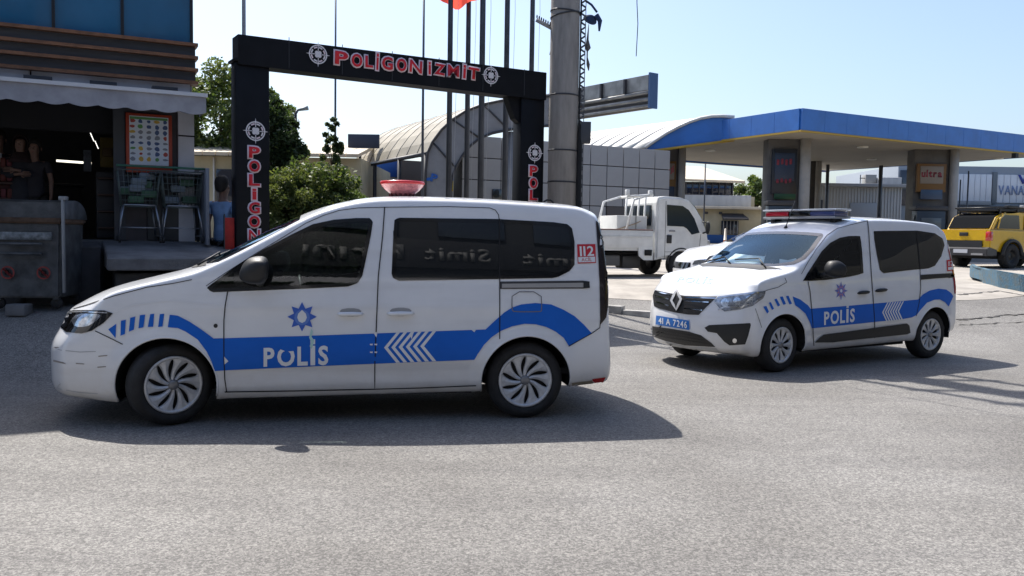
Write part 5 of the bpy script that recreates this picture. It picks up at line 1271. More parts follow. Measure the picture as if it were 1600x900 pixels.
        def mirrorpod(s):
            c=Vector((mq.x+.12,s*(yb+.12),mq.z+.09)); pts=[]
            for dx,dy,dz in((-.04,-.10,-.075),(-.05,.10,-.075),(-.05,-.09,.10),(-.05,.09,.085),(.07,-.07,-.06),(.09,.06,-.05),(.06,-.06,.075),(.06,.05,.065),(-.05,.12,0),(.09,0,0),(.0,.115,.06),(.02,-.02,.10)):
                pts.append(c+Vector((dx*1.75,s*dy*1.1,dz*1.45)))
            mo=blob(pts,'wing_mirror',dk,root,2); a_=MB(); a_.tube([(mq.x+.12,s*(yb-.03),mq.z+.0),(mq.x+.12,s*(yb+.12),mq.z+.04)],.035,8); a_.build('mirror_arm',dk,mo)
        mirrorpod(1); mirrorpod(-1)
        # beacon
        bp=S.cast(636,318)[0]; tz=top(bp.x,0.1); be=empty('beacon',(tz.x,-.12,tz.z-.04)); be.parent=root
        b=MB(); b.lathe([(.001,.0),(.21,.0),(.21,.025),(.14,.035)],32); b.build('beacon_base',mat('beacon_foot',(.40,.22,.22),.5),be)
        b=MB(); b.lathe([(.08,.03),(.10,.05),(.115,.07),(.165,.11),(.19,.14),(.205,.160)],36); b.build('beacon_lens',mat('beacon_pale',(.62,.22,.21),.25,coat=.5,var=.4,vscale=20),be)
        b=MB(); b.lathe([(.207,.162),(.212,.175),(.205,.19),(.12,.197),(.001,.2)],36); b.build('beacon_cap',mat('beacon_red',(.60,.03,.035),.3,coat=.5),be)
        b=MB(); 
        for k in range(14): 
            a_=k*math.pi/7; b.box((.112*math.cos(a_),.112*math.sin(a_),.055),(.03,.03,.035),a_,.004)
        b.build('beacon_clip',mat('beacon_dark',(.12,.03,.03),.5),be)
    else:
        gp=1.1
        S.ring([(1262,440),(1265,455),(1267,475),(1269,500),(1271,540)],gp,'door_gap',seam,.0075,closed=False,mirror=True)
        S.ring([(1355,345),(1357,365),(1361,430),(1364,470),(1366,505),(1366,528)],gp,'door_gap',seam,.0075,closed=False,mirror=True)
        S.ring([(1437,421),(1438,450),(1436,470),(1431,494)],.9,'door_gap',seam,.0075,closed=False,mirror=True)
        S.ring([(1355,345),(1330,351),(1308,357),(1292,368),(1275,390),(1262,410),(1252,428)],.8,'door_gap',seam,.004,closed=False,mirror=True)
        S.ring([(1196,454),(1215,449),(1229,441),(1226,434)],.8,'bonnet_gap',seam,.004,closed=False)
        S.ring([(1180,482),(1186,500),(1190,512)],.7,'bumper_gap',seam,.004,closed=False)
        z8=lambda P:[(1180+x/5,430+y/5) for x,y in P]
        sO=.0055
        S.patch([(1238,463),(1250,468),(1262,477),(1266,482.4),(1310,479),(1381,473),(1434,468),(1442,460),(1452,454),(1466,451),(1478,452.4),(1486,458),(1489,463),(1482,479),(1476,472),(1468,468),(1460,468.4),(1448,473),(1438,484),(1432,492),(1424,496),(1410,498.4),(1380,501.6),(1330,506.8),(1268,513),(1265,504),(1258,490),(1248,481),(1242,477)],'blue_stripe',blue,sO,step=5)
        for P in ([(60,245),(85,240),(105,285),(92,300)],[(105,215),(120,210),(145,262),(128,272)],[(148,190),(165,182),(192,235),(175,245)],[(190,170),(212,165),(238,225),(218,232)],[(238,163),(258,160),(285,222),(265,228)]):
            S.patch(z8(P),'blue_dash',blue,sO,step=5)
        for k in range(7):
            x=k*20; y=-k*1.5
            S.patch(z8([(988+x,290+y),(1028+x,213+y),(1038+x,212+y),(999+x,290+y),(1032+x,360+y),(1021+x,361+y)]),'chevron',foil,.0075,step=5)
        S.text('POLİS',((1287,487),(1335,481.5),(1334.5,503),(1287,508)),'lettering',foil,.0078,offset=.03,spacing=1.05,step=6)
        bb=mat('badge_violet',(.16,.20,.55),.4); rd=mat('badge_red',(.55,.06,.10),.4)
        S.patch(star(1313.6,454.4,10.5,15,8,.45),'badge',bb,.006,step=6); S.patch(star(1313.6,454.4,7,10,8,.5,rot=.39),'badge_star',mat('badge_pink',(.50,.22,.34),.5),.007,step=6); S.patch(circ(1313.6,454.4,3.6,5),'badge_disc',bb,.0082,step=6); S.patch(circ(1313.6,454.4,1.8,2.6),'badge_centre',foil,.009,step=6)
        for (x,y) in((1348,457),(1375.5,453.5)):
            bump_handle([(x-9.5,y+1.5),(x-6,y-1.8),(x,y-3),(x+7,y-3.2),(x+10,y-1.6),(x+7.5,y+1.6),(x,y+3),(x-6,y+3.2)],'door_handle',dk,.035)
        S.patch([(1272,535),(1279,528),(1286,522.5),(1350,514),(1416,505),(1420,508.5),(1421.5,520),(1416,522.2),(1350,529),(1300,534.5)],'side_moulding',dk,.012,step=5,mirror=True)
        S.patch([(1438,429.5),(1465,428),(1491,426.7),(1492,433.3),(1465,434.8),(1438.3,437.3)],'sliding_rail',dk,.008,mirror=True)
        red=mat('sticker_red',(.55,.015,.03),.4)
        S.patch([(1478.5,406.5),(1489,405.5),(1490,422.5),(1479.5,424)],'emergency_number_sticker',red,.006); S.patch([(1480.5,417.6),(1488.3,416.9),(1488.7,421.2),(1480.8,422)],'sticker_panel',foil,.007)
        S.text('112',((1480.5,408.5),(1487.6,407.8),(1488.2,415.2),(1481,416)),'sticker_number',foil,.0085)
        S.patch([(1481,372),(1486,380),(1492,420),(1496,440),(1496,459),(1491,459),(1489.5,440),(1486,415),(1481,390)],'tail_light',mat('tail_red',(.35,.01,.015),.15,coat=1),.006,mirror=True)
        # front end
        grm=mat('grille_black',(.012,.012,.013),.35,bump=.3,bscale=150); chr_=mat('chrome',(.75,.76,.78),.12,1)
        hx=lambda P,:P
        S.patch([(1024,453.5),(1049,458.5),(1070,462.4),(1100,463.5),(1121,463.5),(1112,472),(1098,486),(1092,492),(1076,491.6),(1054,488),(1030,482),(1022.4,478),(1020.5,462)],'grille',grm,.006,step=4)
        for P in ([(1024,462),(1046,467.5)],[(1070,470.5),(1108,472.5)],[(1024,471),(1046,478)],[(1070,482),(1098,485)],[(1024,456),(1049,461)],[(1070,465),(1119,466.5)]): S.ring(P,1.7,'grille_bar',chr_,.016,closed=False,sub=8)
        S.ring([(1058.4,455),(1066,468),(1058.6,484),(1051,470)],3.8,'front_badge',mat('badge_chrome',(.85,.86,.88),.2,.6),.024,sub=2); S.patch([(1058.4,452.5),(1068,468),(1058.6,487),(1048.5,469)],'badge_backing',grm,.014,step=5)
        S.patch([(1015,509.5),(1045,513),(1076,518),(1096,524),(1112,536),(1118,542),(1070,539.5),(1040,532.5),(1016,524)],'lower_grille',grm,.005,step=5)
        for k in range(3): S.ring([(1018,513.5+k*4.5),(1060,520+k*5),(1094+k*6,527+k*5)],1.0,'grille_slat',dk,.012,closed=False,sub=5)
        S.patch([(1101,512),(1108,508),(1140,506.5),(1172,504.8),(1173,508),(1169,524),(1164,538),(1140,539.5),(1132,534),(1120,520.5),(1106,518)],'bumper_vent',dk,.005,step=4)
        S.patch(circ(1148,532,3.4,3.6,12),'fog_lamp',chr_,.010)
        S.patch([(1009.5,494),(1013,497),(1014,506),(1011.5,508.5),(1009.5,503)],'bumper_vent',dk,.006)
        S.patch([(1040,533.5),(1070,541),(1119,543.5),(1128,552),(1080,549),(1048,543)],'skid_plate',mat('skid_grey',(.38,.38,.38),.5),.006,step=4)
        S.patch([(1116,472),(1122,463.5),(1150,459.5),(1196,454.3),(1195,460),(1192,466),(1176,478),(1156,484),(1132,486.5),(1124,481)],'headlight',mat('lamp_housing',(.42,.45,.50),.12,.6,coat=1,var=.6,vscale=14),.005,step=4)
        for (x,y,r) in((1133,473,6.5),(1152,471.5,6.5),(1171,468,6)): S.patch(circ(x,y,r),'lamp_reflector',mat('reflector2',(.78,.82,.88),.12,.9,var=.4,vscale=40),.010,step=4)
        S.ring([(1122,484),(1133,479.5),(1156,480.5),(1178,473),(1192,462)],2.4,'lamp_chrome_strip',chr_,.0115,closed=False,sub=4)
        S.ring([(1121,465.5),(1150,461.5),(1194,456.3)],1.5,'lamp_chrome_strip',chr_,.0115,closed=False,sub=5)
        S.patch([(1016,458),(1021,455),(1020,466),(1018,470),(1015.5,466)],'headlight',mat('lamp_housing',(.1,.1,.1)),.006)
        pl=S.patch([(1027,493),(1078,501),(1078.4,515.6),(1026,507)],'number_plate',mat('plate_blue',(.015,.15,.50),.35),.016,step=6)
        S.text('41 A 7246',((1031,495.5),(1075,502.2),(1075,513),(1031,505.5)),'plate_number',foil,.019,offset=.02,step=6)
        S.text('POLİS',((1062,433),(1116,436),(1111,444.5),(1057,441)),'bonnet_lettering',mat('pale_blue_foil',(.27,.38,.56),.4),.0045,offset=.01,spacing=1.15,step=8)
        # white sheets added behind the windscreen for its bright reflection patches
        pm=mat('reflection_white',(.75,.78,.76),.8)
        pz=dz+.03
        S.patch([(1129,416),(1133,401),(1147,391),(1170,393),(1194,395),(1192,404),(1193,414),(1165,412),(1160,415)],'windscreen_reflection_sheet',pm,-.05,step=4)
        S.patch([(1217,399),(1230,401),(1243,398),(1245,409),(1217,411)],'windscreen_reflection_sheet',pm,-.05,step=4)
        S.patch([(1205,400),(1212,402),(1201,417),(1193,420)],'grab_handle',dk,-.04,step=4)
        # mirrors
        mq=S.cast(1292,432)[0]; yb=mq.y
        for s in(1,-1):
            c=Vector((mq.x+.09,s*(yb+.17),mq.z+.085)); pts=[c+Vector((dx,s*dy,dz_)) for dx,dy,dz_ in ((q0*1.25,q1*1.1,q2*1.12) for q0,q1,q2 in((-.06,-.12,-.09),(-.07,.13,-.10),(-.06,-.12,.09),(-.06,.12,.11),(.07,-.10,-.07),(.09,.07,-.06),(.06,-.08,.08),(.07,.06,.09),(-.06,.155,0),(.10,0,0),(.02,-.02,.115)))]
            mo=blob(pts,'wing_mirror',dk,root,2); a_=MB(); a_.tube([(mq.x+.09,s*(yb-.03),mq.z),(mq.x+.09,s*(yb+.12),mq.z+.04)],.035,8); a_.build('mirror_arm',dk,mo)
        # aerial
        ab=S.cast(1228,356)[0]; am=MB(); am.tube([ab+Vector((0,0,-.005)),ab+Vector((.0,0,.03))],.03,8,r2=.012); am.tube([ab+Vector((0,0,.02)),ab+Vector((-.20,-.04,.36))],.007,6); am.build('aerial',dk,root)
        # light bar
        lx=h-1.30; lz=top(lx,0).z-.055
        lb=empty('light_bar',(lx,0,lz)); lb.parent=root
        rbox((0,0,.075),(.30,1.22,.03),'bar_base',mat('bar_grey',(.30,.31,.33),.35,.3),lb,.012)
        rbox((0,0,.125),(.25,.36,.07),'bar_centre',gloss,lb,.015)
        rbox((0,-.385,.125),(.26,.40,.07),'red_lens',mat('lens_red',(.55,.01,.03),.12,coat=1),lb,.02)
        rbox((0,.385,.125),(.26,.40,.07),'blue_lens',mat('lens_blue',(.06,.08,.22),.12,coat=1),lb,.02)
        rbox((0,0,.175),(.30,1.24,.025),'bar_lid',mat('bar_lid',(.55,.57,.60),.2,.2,coat=.6),lb,.01)
        for y in(.5,-.5): rbox((0,y,.03),(.14,.08,.07),'bar_foot',dk,lb,.01)
    ub=MB(); ub.box((0,0,.27),(wb-.9,1.5,.12)); ub.box((h-.02,0,.3),(.5,.8,.14)); ub.box((-h,0,.3),(.6,.8,.14)); ub.build('underbody',M_liner(),root)
    return root,S
van,SV=police_van('van')
ren,SR=police_van('express')
# ------------------------------------------------------------ buildings across the road (behind the camera, seen in the van windows)
bh=empty('bakery_building',(0,-6,0),0,'dark building across the road with a pale bakery sign, mirrored in the van windows','building')
fd_=mat('facade_behind',(.028,.032,.038),.8,var=.2,vscale=.6)
rbox((2,-4,8.2),(44,7.9,5.2),'upper_wall',fd_,bh); rbox((2,-4,2.8),(44,7.9,5.59),'lower_wall',mat('facade_lower_fill',(.38,.38,.40),.8,var=.15,vscale=.8),bh)  # lower wall made pale to bounce fill light onto the van side
rbox((4,.12,7.4),(22,.2,1.7),'sign_band',mat('band_black',(.012,.013,.015),.5),bh)
M=Matrix(((-1,0,0,8.6),(0,0,1,.24),(0,1,0,6.62),(0,0,0,1)))
for wd_,xr_,ww_ in(('İzmit',8.7,3.3),('Simit',4.35,1.75),('Fırını',2.05,2.5)):
    M=Matrix(((-1,0,0,xr_),(0,0,1,.24),(0,1,0,7.05),(0,0,0,1))); text3d('sign_letters',wd_,M,ww_,.85,.06,mat('sign_pale',(.18,.18,.175),.6),bh,offset=.03)
for k in range(12):
    rbox((-14+k*3,.03,9.2),(1.9,.1,1.4),'window',mat('window_behind',(.03,.04,.06),.1,spec=.9),bh); rbox((-14+k*3,.08,1.7),(2.5,.1,2.8),'shop_window',MATS['window_behind'],bh); rbox((-14+k*3,.5,4.6),(2.8,1.2,.08),'canopy_blind',mat('blind_green',(.05,.08,.05),.8),bh)
# ------------------------------------------------------------ rubbish container
dp=on_ground(62,478); dp.z=gz(dp.x,10.9); dpx=ony(60,480,10.9)
du=empty('rubbish_container',(dpx.x,10.9,gz(dpx.x,10.9)),R(8),'grey metal wheeled rubbish container with two round red prohibition signs','rubbish container')
dm=mat('galvanised_dirty',(.09,.095,.10),.6,.25,var=.45,vscale=5,detail=8,bump=.15,bscale=30)
def taper(x0,x1,y0,y1,z0,z1,e,name,m,par):
    mb=MB(); v=[mb.bm.verts.new(p) for p in ((x0+e,y0+e,z0),(x1-e,y0+e,z0),(x1-e,y1-e,z0),(x0+e,y1-e,z0),(x0,y0,z1),(x1,y0,z1),(x1,y1,z1),(x0,y1,z1))]
    for f in ((3,2,1,0),(4,5,6,7),(0,1,5,4),(1,2,6,5),(2,3,7,6),(3,0,4,7)): mb.bm.faces.new([v[i] for i in f])
    bmesh.ops.bevel(mb.bm,geom=mb.bm.edges[:],offset=.02,segments=2,affect='EDGES'); return mb.build(name,m,par)
taper(-.42,.42,-.40,.40,.14,1.06,.03,'tub',dm,du)
taper(-.45,.45,-.44,.44,1.05,1.12,.01,'rim',mat('rim_rust',(.12,.075,.05),.8,var=.4,vscale=9),du)
mb=MB(); mb.lathe([(.001,-.44),(.43,-.44),(.43,.44),(.001,.44)],28,Matrix.Translation((0,.05,1.11))@Matrix.Rotation(R(90),4,'Y')@Matrix.Scale(.55,4,(1,0,0))); 
bmesh.ops.delete(mb.bm,geom=[v for v in mb.bm.verts if v.co.z<1.08],context='VERTS'); mb.build('lid',dm,du)
taper(-.46,.46,-.38,-.34,1.08,1.33,0,'lid_front',dm,du)
for x in(.46,-.46): rbox((x,-.42,.78),(.03,.05,1.15),'lift_bar',mat('bar_bright',(.28,.29,.30),.5,.4),du,.008); rbox((x,-.40,1.36),(.09,.09,.05),'lift_lug',MATS['bar_bright'],du,.01)
for z in(.68,.80): mb=MB(); mb.tube([(-.25,-.44,z),(.22,-.44,z)],.018,6); mb.build('front_rib',dm,du)
rbox((0,-.415,.90),(.66,.02,.10),'dirt_stain',mat('pale_wear',(.22,.24,.25),.8,var=.6,vscale=12),du)
for x,y in((-.33,-.3),(.33,-.3),(-.33,.3),(.33,.3)):
    mb=MB(); mb.lathe([(.001,-.025),(.065,-.025),(.07,0),(.065,.025),(.001,.025)],16,Matrix.Translation((x,y,.07))@Matrix.Rotation(R(90),4,'X')); mb.build('castor',M_tyre(),du); rbox((x,y,.13),(.08,.1,.04),'castor_fork',dm,du)
for x in(-.19,.22):
    e=empty('prohibition_sign',(x,-.402,.45)); e.parent=du
    mb=MB()
    for k in range(24):
        t0,t1=k*math.pi/12,(k+1)*math.pi/12; mb.quad(*[(r*math.cos(t),-.004,r*math.sin(t)) for r,t in((.062,t0),(.080,t0),(.080,t1),(.062,t1))])
    bmesh.ops.remove_doubles(mb.bm,verts=mb.bm.verts[:],dist=1e-5); mb.build('red_ring',mat('ring_red',(.28,.04,.035),.6),e)
    rbox((0,-.006,0),(.13,.003,.016),'slash',MATS['ring_red'],e,M=Matrix.Rotation(R(45),4,'Y')); rbox((0,-.004,0),(.045,.003,.07),'figure',M_dark(),e)
# stones under the container
for i,(px,w_) in enumerate(((30,.24),)):
    q=ony(px,484,10.45); e=empty('concrete_block',(q.x,10.45,gz(q.x,10.45)),.2*i,['pale concrete block in front of the container wheels','small concrete block at the right foot of the container'][i],'block'); rbox((0,0,.06),(w_,.2,.14),'block',apr,e,.02)
# ------------------------------------------------------------ shopping trolleys
chm=mat('trolley_chrome',(.30,.32,.36),.3,.8); 
def trolley(px,label,goods):
    t_,z_=pf(px,376,.55); loc=PC+U*t_+NO*.55; e=empty('shopping_trolley',(loc.x,loc.y,FL-.03),math.atan2(U.y,U.x),label,'trolley','trolleys beside the shop door')
    # basket seen from its broad side: width .46, length .8 towards the wall
    def wire(pts,r=.006): m.tube(pts,r,5)
    m=MB(); tb=[(-.27,-.02,1.0),(.27,-.02,1.0),(.27,.55,1.02),(-.27,.55,1.02)]; bb_=[(-.22,.04,.50),(.22,.04,.50),(.22,.5,.52),(-.22,.5,.52)]
    V=[Vector(p) for p in tb]; B=[Vector(p) for p in bb_]
    for L_ in (V,B): wire(L_+[L_[0]],.010)
    for i in range(4):
        a0,a1=V[i],V[(i+1)%4]; b0,b1=B[i],B[(i+1)%4]
        for k in range(9): wire([a0.lerp(a1,k/9),b0.lerp(b1,k/9)],.0035)
        for k in range(1,6): wire([a0.lerp(b0,k/6),a1.lerp(b1,k/6)],.0035)
    tag(m.build('basket',mat('basket_dim',(.10,.13,.13),.5,.3),e),kind='stuff')
    for s in(-1,1):
        m=MB(); wire([(s*.20,.02,.52),(s*.24,-.02,.30),(s*.27,-.03,.09)],.014); m.build('front_leg',chm,e); m=MB(); wire([(s*.20,.5,.52),(s*.24,.52,.09)],.014); m.build('rear_leg',chm,e); m=MB(); wire([(s*.27,-.03,.10),(s*.24,.52,.10)],.011); m.build('side_rail',chm,e)
        for y in(-.03,.52): m=MB(); m.lathe([(.001,-.014),(.045,-.014),(.045,.014),(.001,.014)],14,Matrix.Translation((s*.26,y,.045))@Matrix.Rotation(R(90),4,'Y')); m.build('castor',M_tyre(),e)
    m=MB(); wire([(-.24,.0,.21),(.24,.0,.21)],.010); wire([(-.2,.0,.52),(.2,.0,.52)],.014); m.build('cross_bar',chm,e)
    m=MB(); wire([(-.29,-.05,1.05),(.29,-.05,1.05)],.017); m.build('handle',mat('handle_green',(.03,.12,.08),.5),e)
    rng=random.Random(px)
    for k in range(goods): 
        c=rng.choice([(.10,.16,.15),(.05,.12,.07),(.16,.20,.24),(.08,.09,.10)]); rbox((rng.uniform(-.14,.14),rng.uniform(.15,.4),rng.uniform(.58,.95)),(.2,.16,.10),'folded_bag',mat('bag%d'%(k%4),c,.7),e,.02)
    return e
trolley(219,'left shopping trolley beside the shop door, filled with greenish bags',9); trolley(286,'right empty-looking shopping trolley beside the grey panel',4)
t_,z_=pf(324,375,.5); loc=PC+U*t_+NO*.5; e=empty('grey_panel',(loc.x,loc.y,FL-.03),math.atan2(U.y,U.x),'narrow upright grey panel at the right end of the trolleys','panel'); rbox((-.02,.15,.52),(.05,.7,1.08),'panel_sheet',mat('panel_blue_grey',(.17,.19,.23),.5),e,.008); rbox((-.38,.3,.98),(.75,.5,.03),'panel_top',mat('top_dark',(.04,.045,.05),.5),e); rbox((-.38,.5,.5),(.75,.03,.95),'panel_back',mat('top_dark',(.04,.045,.05)),e)
# ------------------------------------------------------------ people
def skin_mesh(name,verts,edges,m,parent,lv=2,root=0):
    me=bpy.data.meshes.new(name); me.from_pydata([v[0] for v in verts],edges,[]); o=link(name,me,parent,m)
    md=o.modifiers.new('skin','SKIN'); md.use_smooth_shade=True; md.branch_smoothing=.6; sv=me.skin_vertices[0].data
    for i,v in enumerate(verts): r=v[1]; sv[i].radius=(r,r) if not isinstance(r,tuple) else r; sv[i].use_root=(i==root)
    sb_=o.modifiers.new('s','SUBSURF'); sb_.levels=lv; sb_.render_levels=lv
    bpy.context.view_layer.update(); dg=bpy.context.evaluated_depsgraph_get(); m2=bpy.data.meshes.new_from_object(o.evaluated_get(dg)); o.modifiers.clear(); o.data=m2; bpy.data.meshes.remove(me)
    m2.shade_smooth(); return o
def person(loc,rz,H,label,shirt,legs,hair,pose='arms_down',scarf=None,collar=None,skinc=(.14,.08,.055),skirt=False):
    s=H/1.75; e=empty('person',loc,rz,label,'person')
    sk=mat('skin_tone',skinc,.6); sh=mat('cloth_%.2f_%.2f'%(shirt[0],shirt[2]),shirt,.85,var=.2,vscale=9); lg=mat('legs_%.3f'%legs[0],legs,.9,var=.2,vscale=9)
    # local: facing -y
    V=[];E=[]
    def add(p,r,par=None):
        V.append((Vector(p)*s,(r[0]*s,r[1]*s) if isinstance(r,tuple) else r*s)); 
        if par is not None: E.append((par,len(V)-1))
        return len(V)-1
    pel=add((0,0,.95),(.12,.085)); wa_=add((0,0,1.12),(.11,.08),pel); ch=add((0,-.0,1.32),(.13,.09),wa_); nk0=add((0,0,1.45),.075,ch); nk=add((0,-.005,1.51),.062,nk0); hd0=add((0,-.015,1.585),(.085,.10),nk); hd=add((0,-.01,1.67),(.092,.115),hd0); add((0,0,1.735),(.075,.09),hd); add((0,-.118,1.635),.013,hd0)
    hands=[]
    for sx in(-1,1):
        a=add((sx*.17,0,1.42),.058,ch)
        if pose=='arms_down': el=add((sx*.235,.02,1.15),.043,a); wr_=add((sx*.25,-.05,.90),.028,el); pal=add((sx*.25,-.07,.83),(.018,.038),wr_); dr=Vector((0,-.02,-1))
        elif pose=='folded': el=add((sx*.24,-.02,1.16),.043,a); wr_=add((sx*.02,-.20,1.20+.03*sx),.028,el); pal=add((-sx*.06,-.21,1.21+.03*sx),(.03,.025),wr_); dr=Vector((-sx,-.1,0))
        else: el=add((sx*.22,-.10,1.17),.043,a); wr_=add((sx*.14,-.27,1.12),.028,el); pal=add((sx*.12,-.33,1.13),(.03,.02),wr_); dr=Vector((0,-1,.1))
        P0=V[pal][0]/s
        side=Vector((0,1,0)) if pose=='arms_down' else Vector((0,0,1))
        for k in range(4):
            L_=(.075,.085,.08,.06)[k]; q=P0+side*((k-1.5)*.021)+dr*.03; f0=add(q,.010,pal); f1=add(q+dr*L_*.5+Vector((-sx*.008,0,0)),.0085,f0); add(q+dr*L_+Vector((-sx*.025,0,0)),.007,f1)
        q=P0+side*(-.045)+dr*.005; t0=add(q,.011,pal); add(q+dr*.035+side*(-.012),.009,t0)
    for sx in(-1,1):
        hp=add((sx*.09,0,.88),.065,pel); kn=add((sx*.10,-.02,.50),.05,hp); an=add((sx*.10,.01,.09),.04,kn); hl=add((sx*.10,-.03,.04),.04,an); add((sx*.105,-.15,.03),.035,hl)
    skin_mesh('body',V,E,sk,e)
    # shirt
    V2=V; V=[];E=[]
    lo=.80 if not skirt else .12
    if skirt: a=add((0,0,lo),(.21,.20)); b=add((0,0,.55),(.19,.17),a); p_=add((0,0,.95),(.185,.15),b)
    else: p0_=add((0,0,.82),(.16,.13)); p_=add((0,0,.95),(.16,.13),p0_)
    w2=add((0,0,1.12),(.14,.115),p_); c2=add((0,-.005,1.32),(.165,.13),w2); add((0,0,1.43),(.11,.09),c2)
    for sx in(-1,1):
        a=add((sx*.175,0,1.415),.078,c2)
        if pose=='arms_down': b=add((sx*.215,.01,1.24),.066,a); 
        elif pose=='folded': b=add((sx*.24,-.02,1.17),.068,a); b=add((sx*.03,-.195,1.20+.03*sx),.058,b)
        else: b=add((sx*.205,-.05,1.26),.066,a)
    skin_mesh('shirt',V,E,sh,e)
    if not skirt:
        V=[];E=[]; p_=add((0,0,.96),(.165,.125))
        for sx in(-1,1): hp=add((sx*.09,0,.86),.108,p_); kn=add((sx*.10,-.02,.50),.082,hp); add((sx*.10,.01,.10),.068,kn)
        skin_mesh('trousers',V,E,lg,e)
    for sx in(-1,1): blob([Vector((sx*.10+dx,dy,dz))*s for dx in(-.045,.045) for dy,dz in((-.19,.0),(.07,0),(-.17,.04),(.06,.09))],'shoe',M_dark(),e,2)
    # head covering
    if scarf:
        sm=mat('scarf_%.2f'%scarf[0],scarf,.85,var=.3,vscale=12)
        mb=MB(); prof=[(.001,1.80),(.07,1.785),(.105,1.73),(.115,1.66),(.11,1.58),(.10,1.52),(.13,1.46),(.19,1.40),(.20,1.36)]
        mb.lathe([(r*s,z*s) for r,z in prof],20,Matrix.Translation((0,.012*s,0)))
        bmesh.ops.delete(mb.bm,geom=[v for v in mb.bm.verts if v.co.y<-.055*s and 1.575*s<v.co.z<1.74*s],context='VERTS'); o=mb.build('headscarf',sm,e); md=o.modifiers.new('t','SOLIDIFY'); md.thickness=.012
    else:
        hm=mat('hair_dark',(.015,.012,.010),.8); rng=random.Random(1)
        blob([Vector((.105*math.cos(a)*k,.03+.115*math.sin(a)*k,z))*s for z,k in((1.57,.85),(1.66,1.0),(1.72,1.06),(1.79,.85),(1.82,.4)) for a in [i*.7 for i in range(9)] if not(z<1.7 and math.sin(a)<-.2)],'hair',hm,e,2)
    for sx in(-1,1): blob([Vector((sx*.030+dx,-.112+dy,1.665+dz))*s for dx in(-.011,.011) for dy in(-.008,.004) for dz in(-.005,.005)],'eye',M_dark(),e,1)
    rbox((0,-.108*s,1.585*s),(.045*s,.012*s,.008*s),'mouth',mat('lips',(.22,.07,.06),.6),e,.003)
    for sx in(-1,1):
        if not scarf: blob([Vector((sx*.094+dx,dy,1.64+dz))*s for dx in(-.008,.012) for dy in(-.015,.02) for dz in(-.03,.03)],'ear',sk,e,1)
    if collar: rbox((0,-.125*s,1.36*s),(.10*s,.02*s,.18*s),'collar',mat('collar_white',(.6,.62,.66),.7),e,.01)
    return e
def inside(px,dep): q=onplane(px,372,PC-NO*dep,NO); return (q.x,q.y,FL-.18)
person(inside(35,1.0),R(15),1.64,'woman in a dark headscarf and long dark dress standing in the shop doorway',(.022,.024,.034),(.02,.02,.02),0,'folded',scarf=(.03,.016,.018),skirt=True,skinc=(.20,.12,.09))
person(inside(57,.95),R(10),1.58,'short-haired man in a dark grey T-shirt, right of the woman in the headscarf',(.028,.027,.036),(.02,.022,.03),0,'arms_down')
person(inside(1,1.4),R(25),1.72,'person in a dark jacket with a white collar at the left edge of the photo',(.012,.014,.025),(.02,.02,.03),0,'arms_down',collar=True)
q=ony(349,457,12.5); person((q.x,12.5,gz(q.x,12.5)),R(168),1.72,'man in a light blue shirt and dark trousers standing between the shop and the gate',(.20,.33,.55),(.015,.017,.022),0,'arms_down')
# ------------------------------------------------------------ white pickup truck
tx=ony(1109,366,21.4); tg=gz(tx.x,20.6)
tk=empty('white_truck',(tx.x-.0,21.4,tg),R(21),'white flatbed light truck with a barred rack behind the cab','truck')
wt=mat('truck_white',(.72,.73,.72),.4,var=.12,vscale=3,coat=.3)
# cab profile in local (x forward, z), near side y=0, far y=1.68 ; nose at x=0
cabp=[(-.02,.42),(.0,.55),(-.03,.95),(-.08,1.10),(-.20,1.42),(-.42,1.72),(-.60,1.88),(-.85,1.95),(-1.25,1.97),(-1.46,1.93),(-1.50,1.80),(-1.52,.72),(-1.35,.50)]
awc=(-.80,.33); ar_=.38
archp=[(awc[0]+ar_*math.cos(t),max(.42,awc[1]+ar_*math.sin(t))) for t in [math.pi*(1-i/14)+0 for i in range(15)]]
cabp2=cabp[:-2]+[(-1.52,.42)]+[p for p in archp if p[1]>.42]+[(-.40,.42)]
MXZ=lambda y:Matrix(((1,0,0,0),(0,0,1,y),(0,1,0,0),(0,0,0,1)))
def tpoly(P,name,m,y0,y1,par=tk,bev=0):
    mb=MB(); mb.prism(P,MXZ(y0),y1-y0)
    if bev: bmesh.ops.bevel(mb.bm,geom=[e for e in mb.bm.edges if abs(e.verts[0].co.y-e.verts[1].co.y)<1e-5],offset=bev,segments=3,affect='EDGES')
    return mb.build(name,m,par)
tpoly(cabp2,'cab',wt,0,1.68,bev=.05)
tpoly([(-.30,1.10),(-.52,1.05),(-.66,1.19),(-.76,1.24),(-1.22,1.25),(-1.24,1.76),(-.80,1.74),(-.62,1.64),(-.46,1.44)],'side_window',mat('truck_glass',(.02,.03,.04),.12,spec=.4),-.012,.01)
tpoly([(-.10,1.12),(-.21,1.43),(-.42,1.72),(-.55,1.83),(-.52,1.84),(-.38,1.74),(-.17,1.43),(-.06,1.12)],'windscreen',MATS['truck_glass'],.10,1.58)
for P,n in (([(-1.27,.45),(-1.262,.45),(-1.262,1.85),(-1.27,1.85)],'door_gap'),([(-.30,.62),(-.292,.62),(-.26,1.06),(-.268,1.06)],'door_gap'),([(-1.26,.62),(-.3,.62),(-.3,.627),(-1.26,.627)],'door_gap')): tpoly(P,n,M_seam(),-.006,.0)
rbox((-1.16,-.02,.93),(.13,.03,.20),'door_handle',M_dark(),tk,.01); rbox((-1.08,-.008,1.13),(.16,.01,.04),'model_badge',mat('badge_grey',(.3,.3,.32),.4),tk); rbox((-.28,-.01,.68),(.10,.01,.03),'side_marker',mat('marker_grey',(.2,.1,.08),.4),tk)
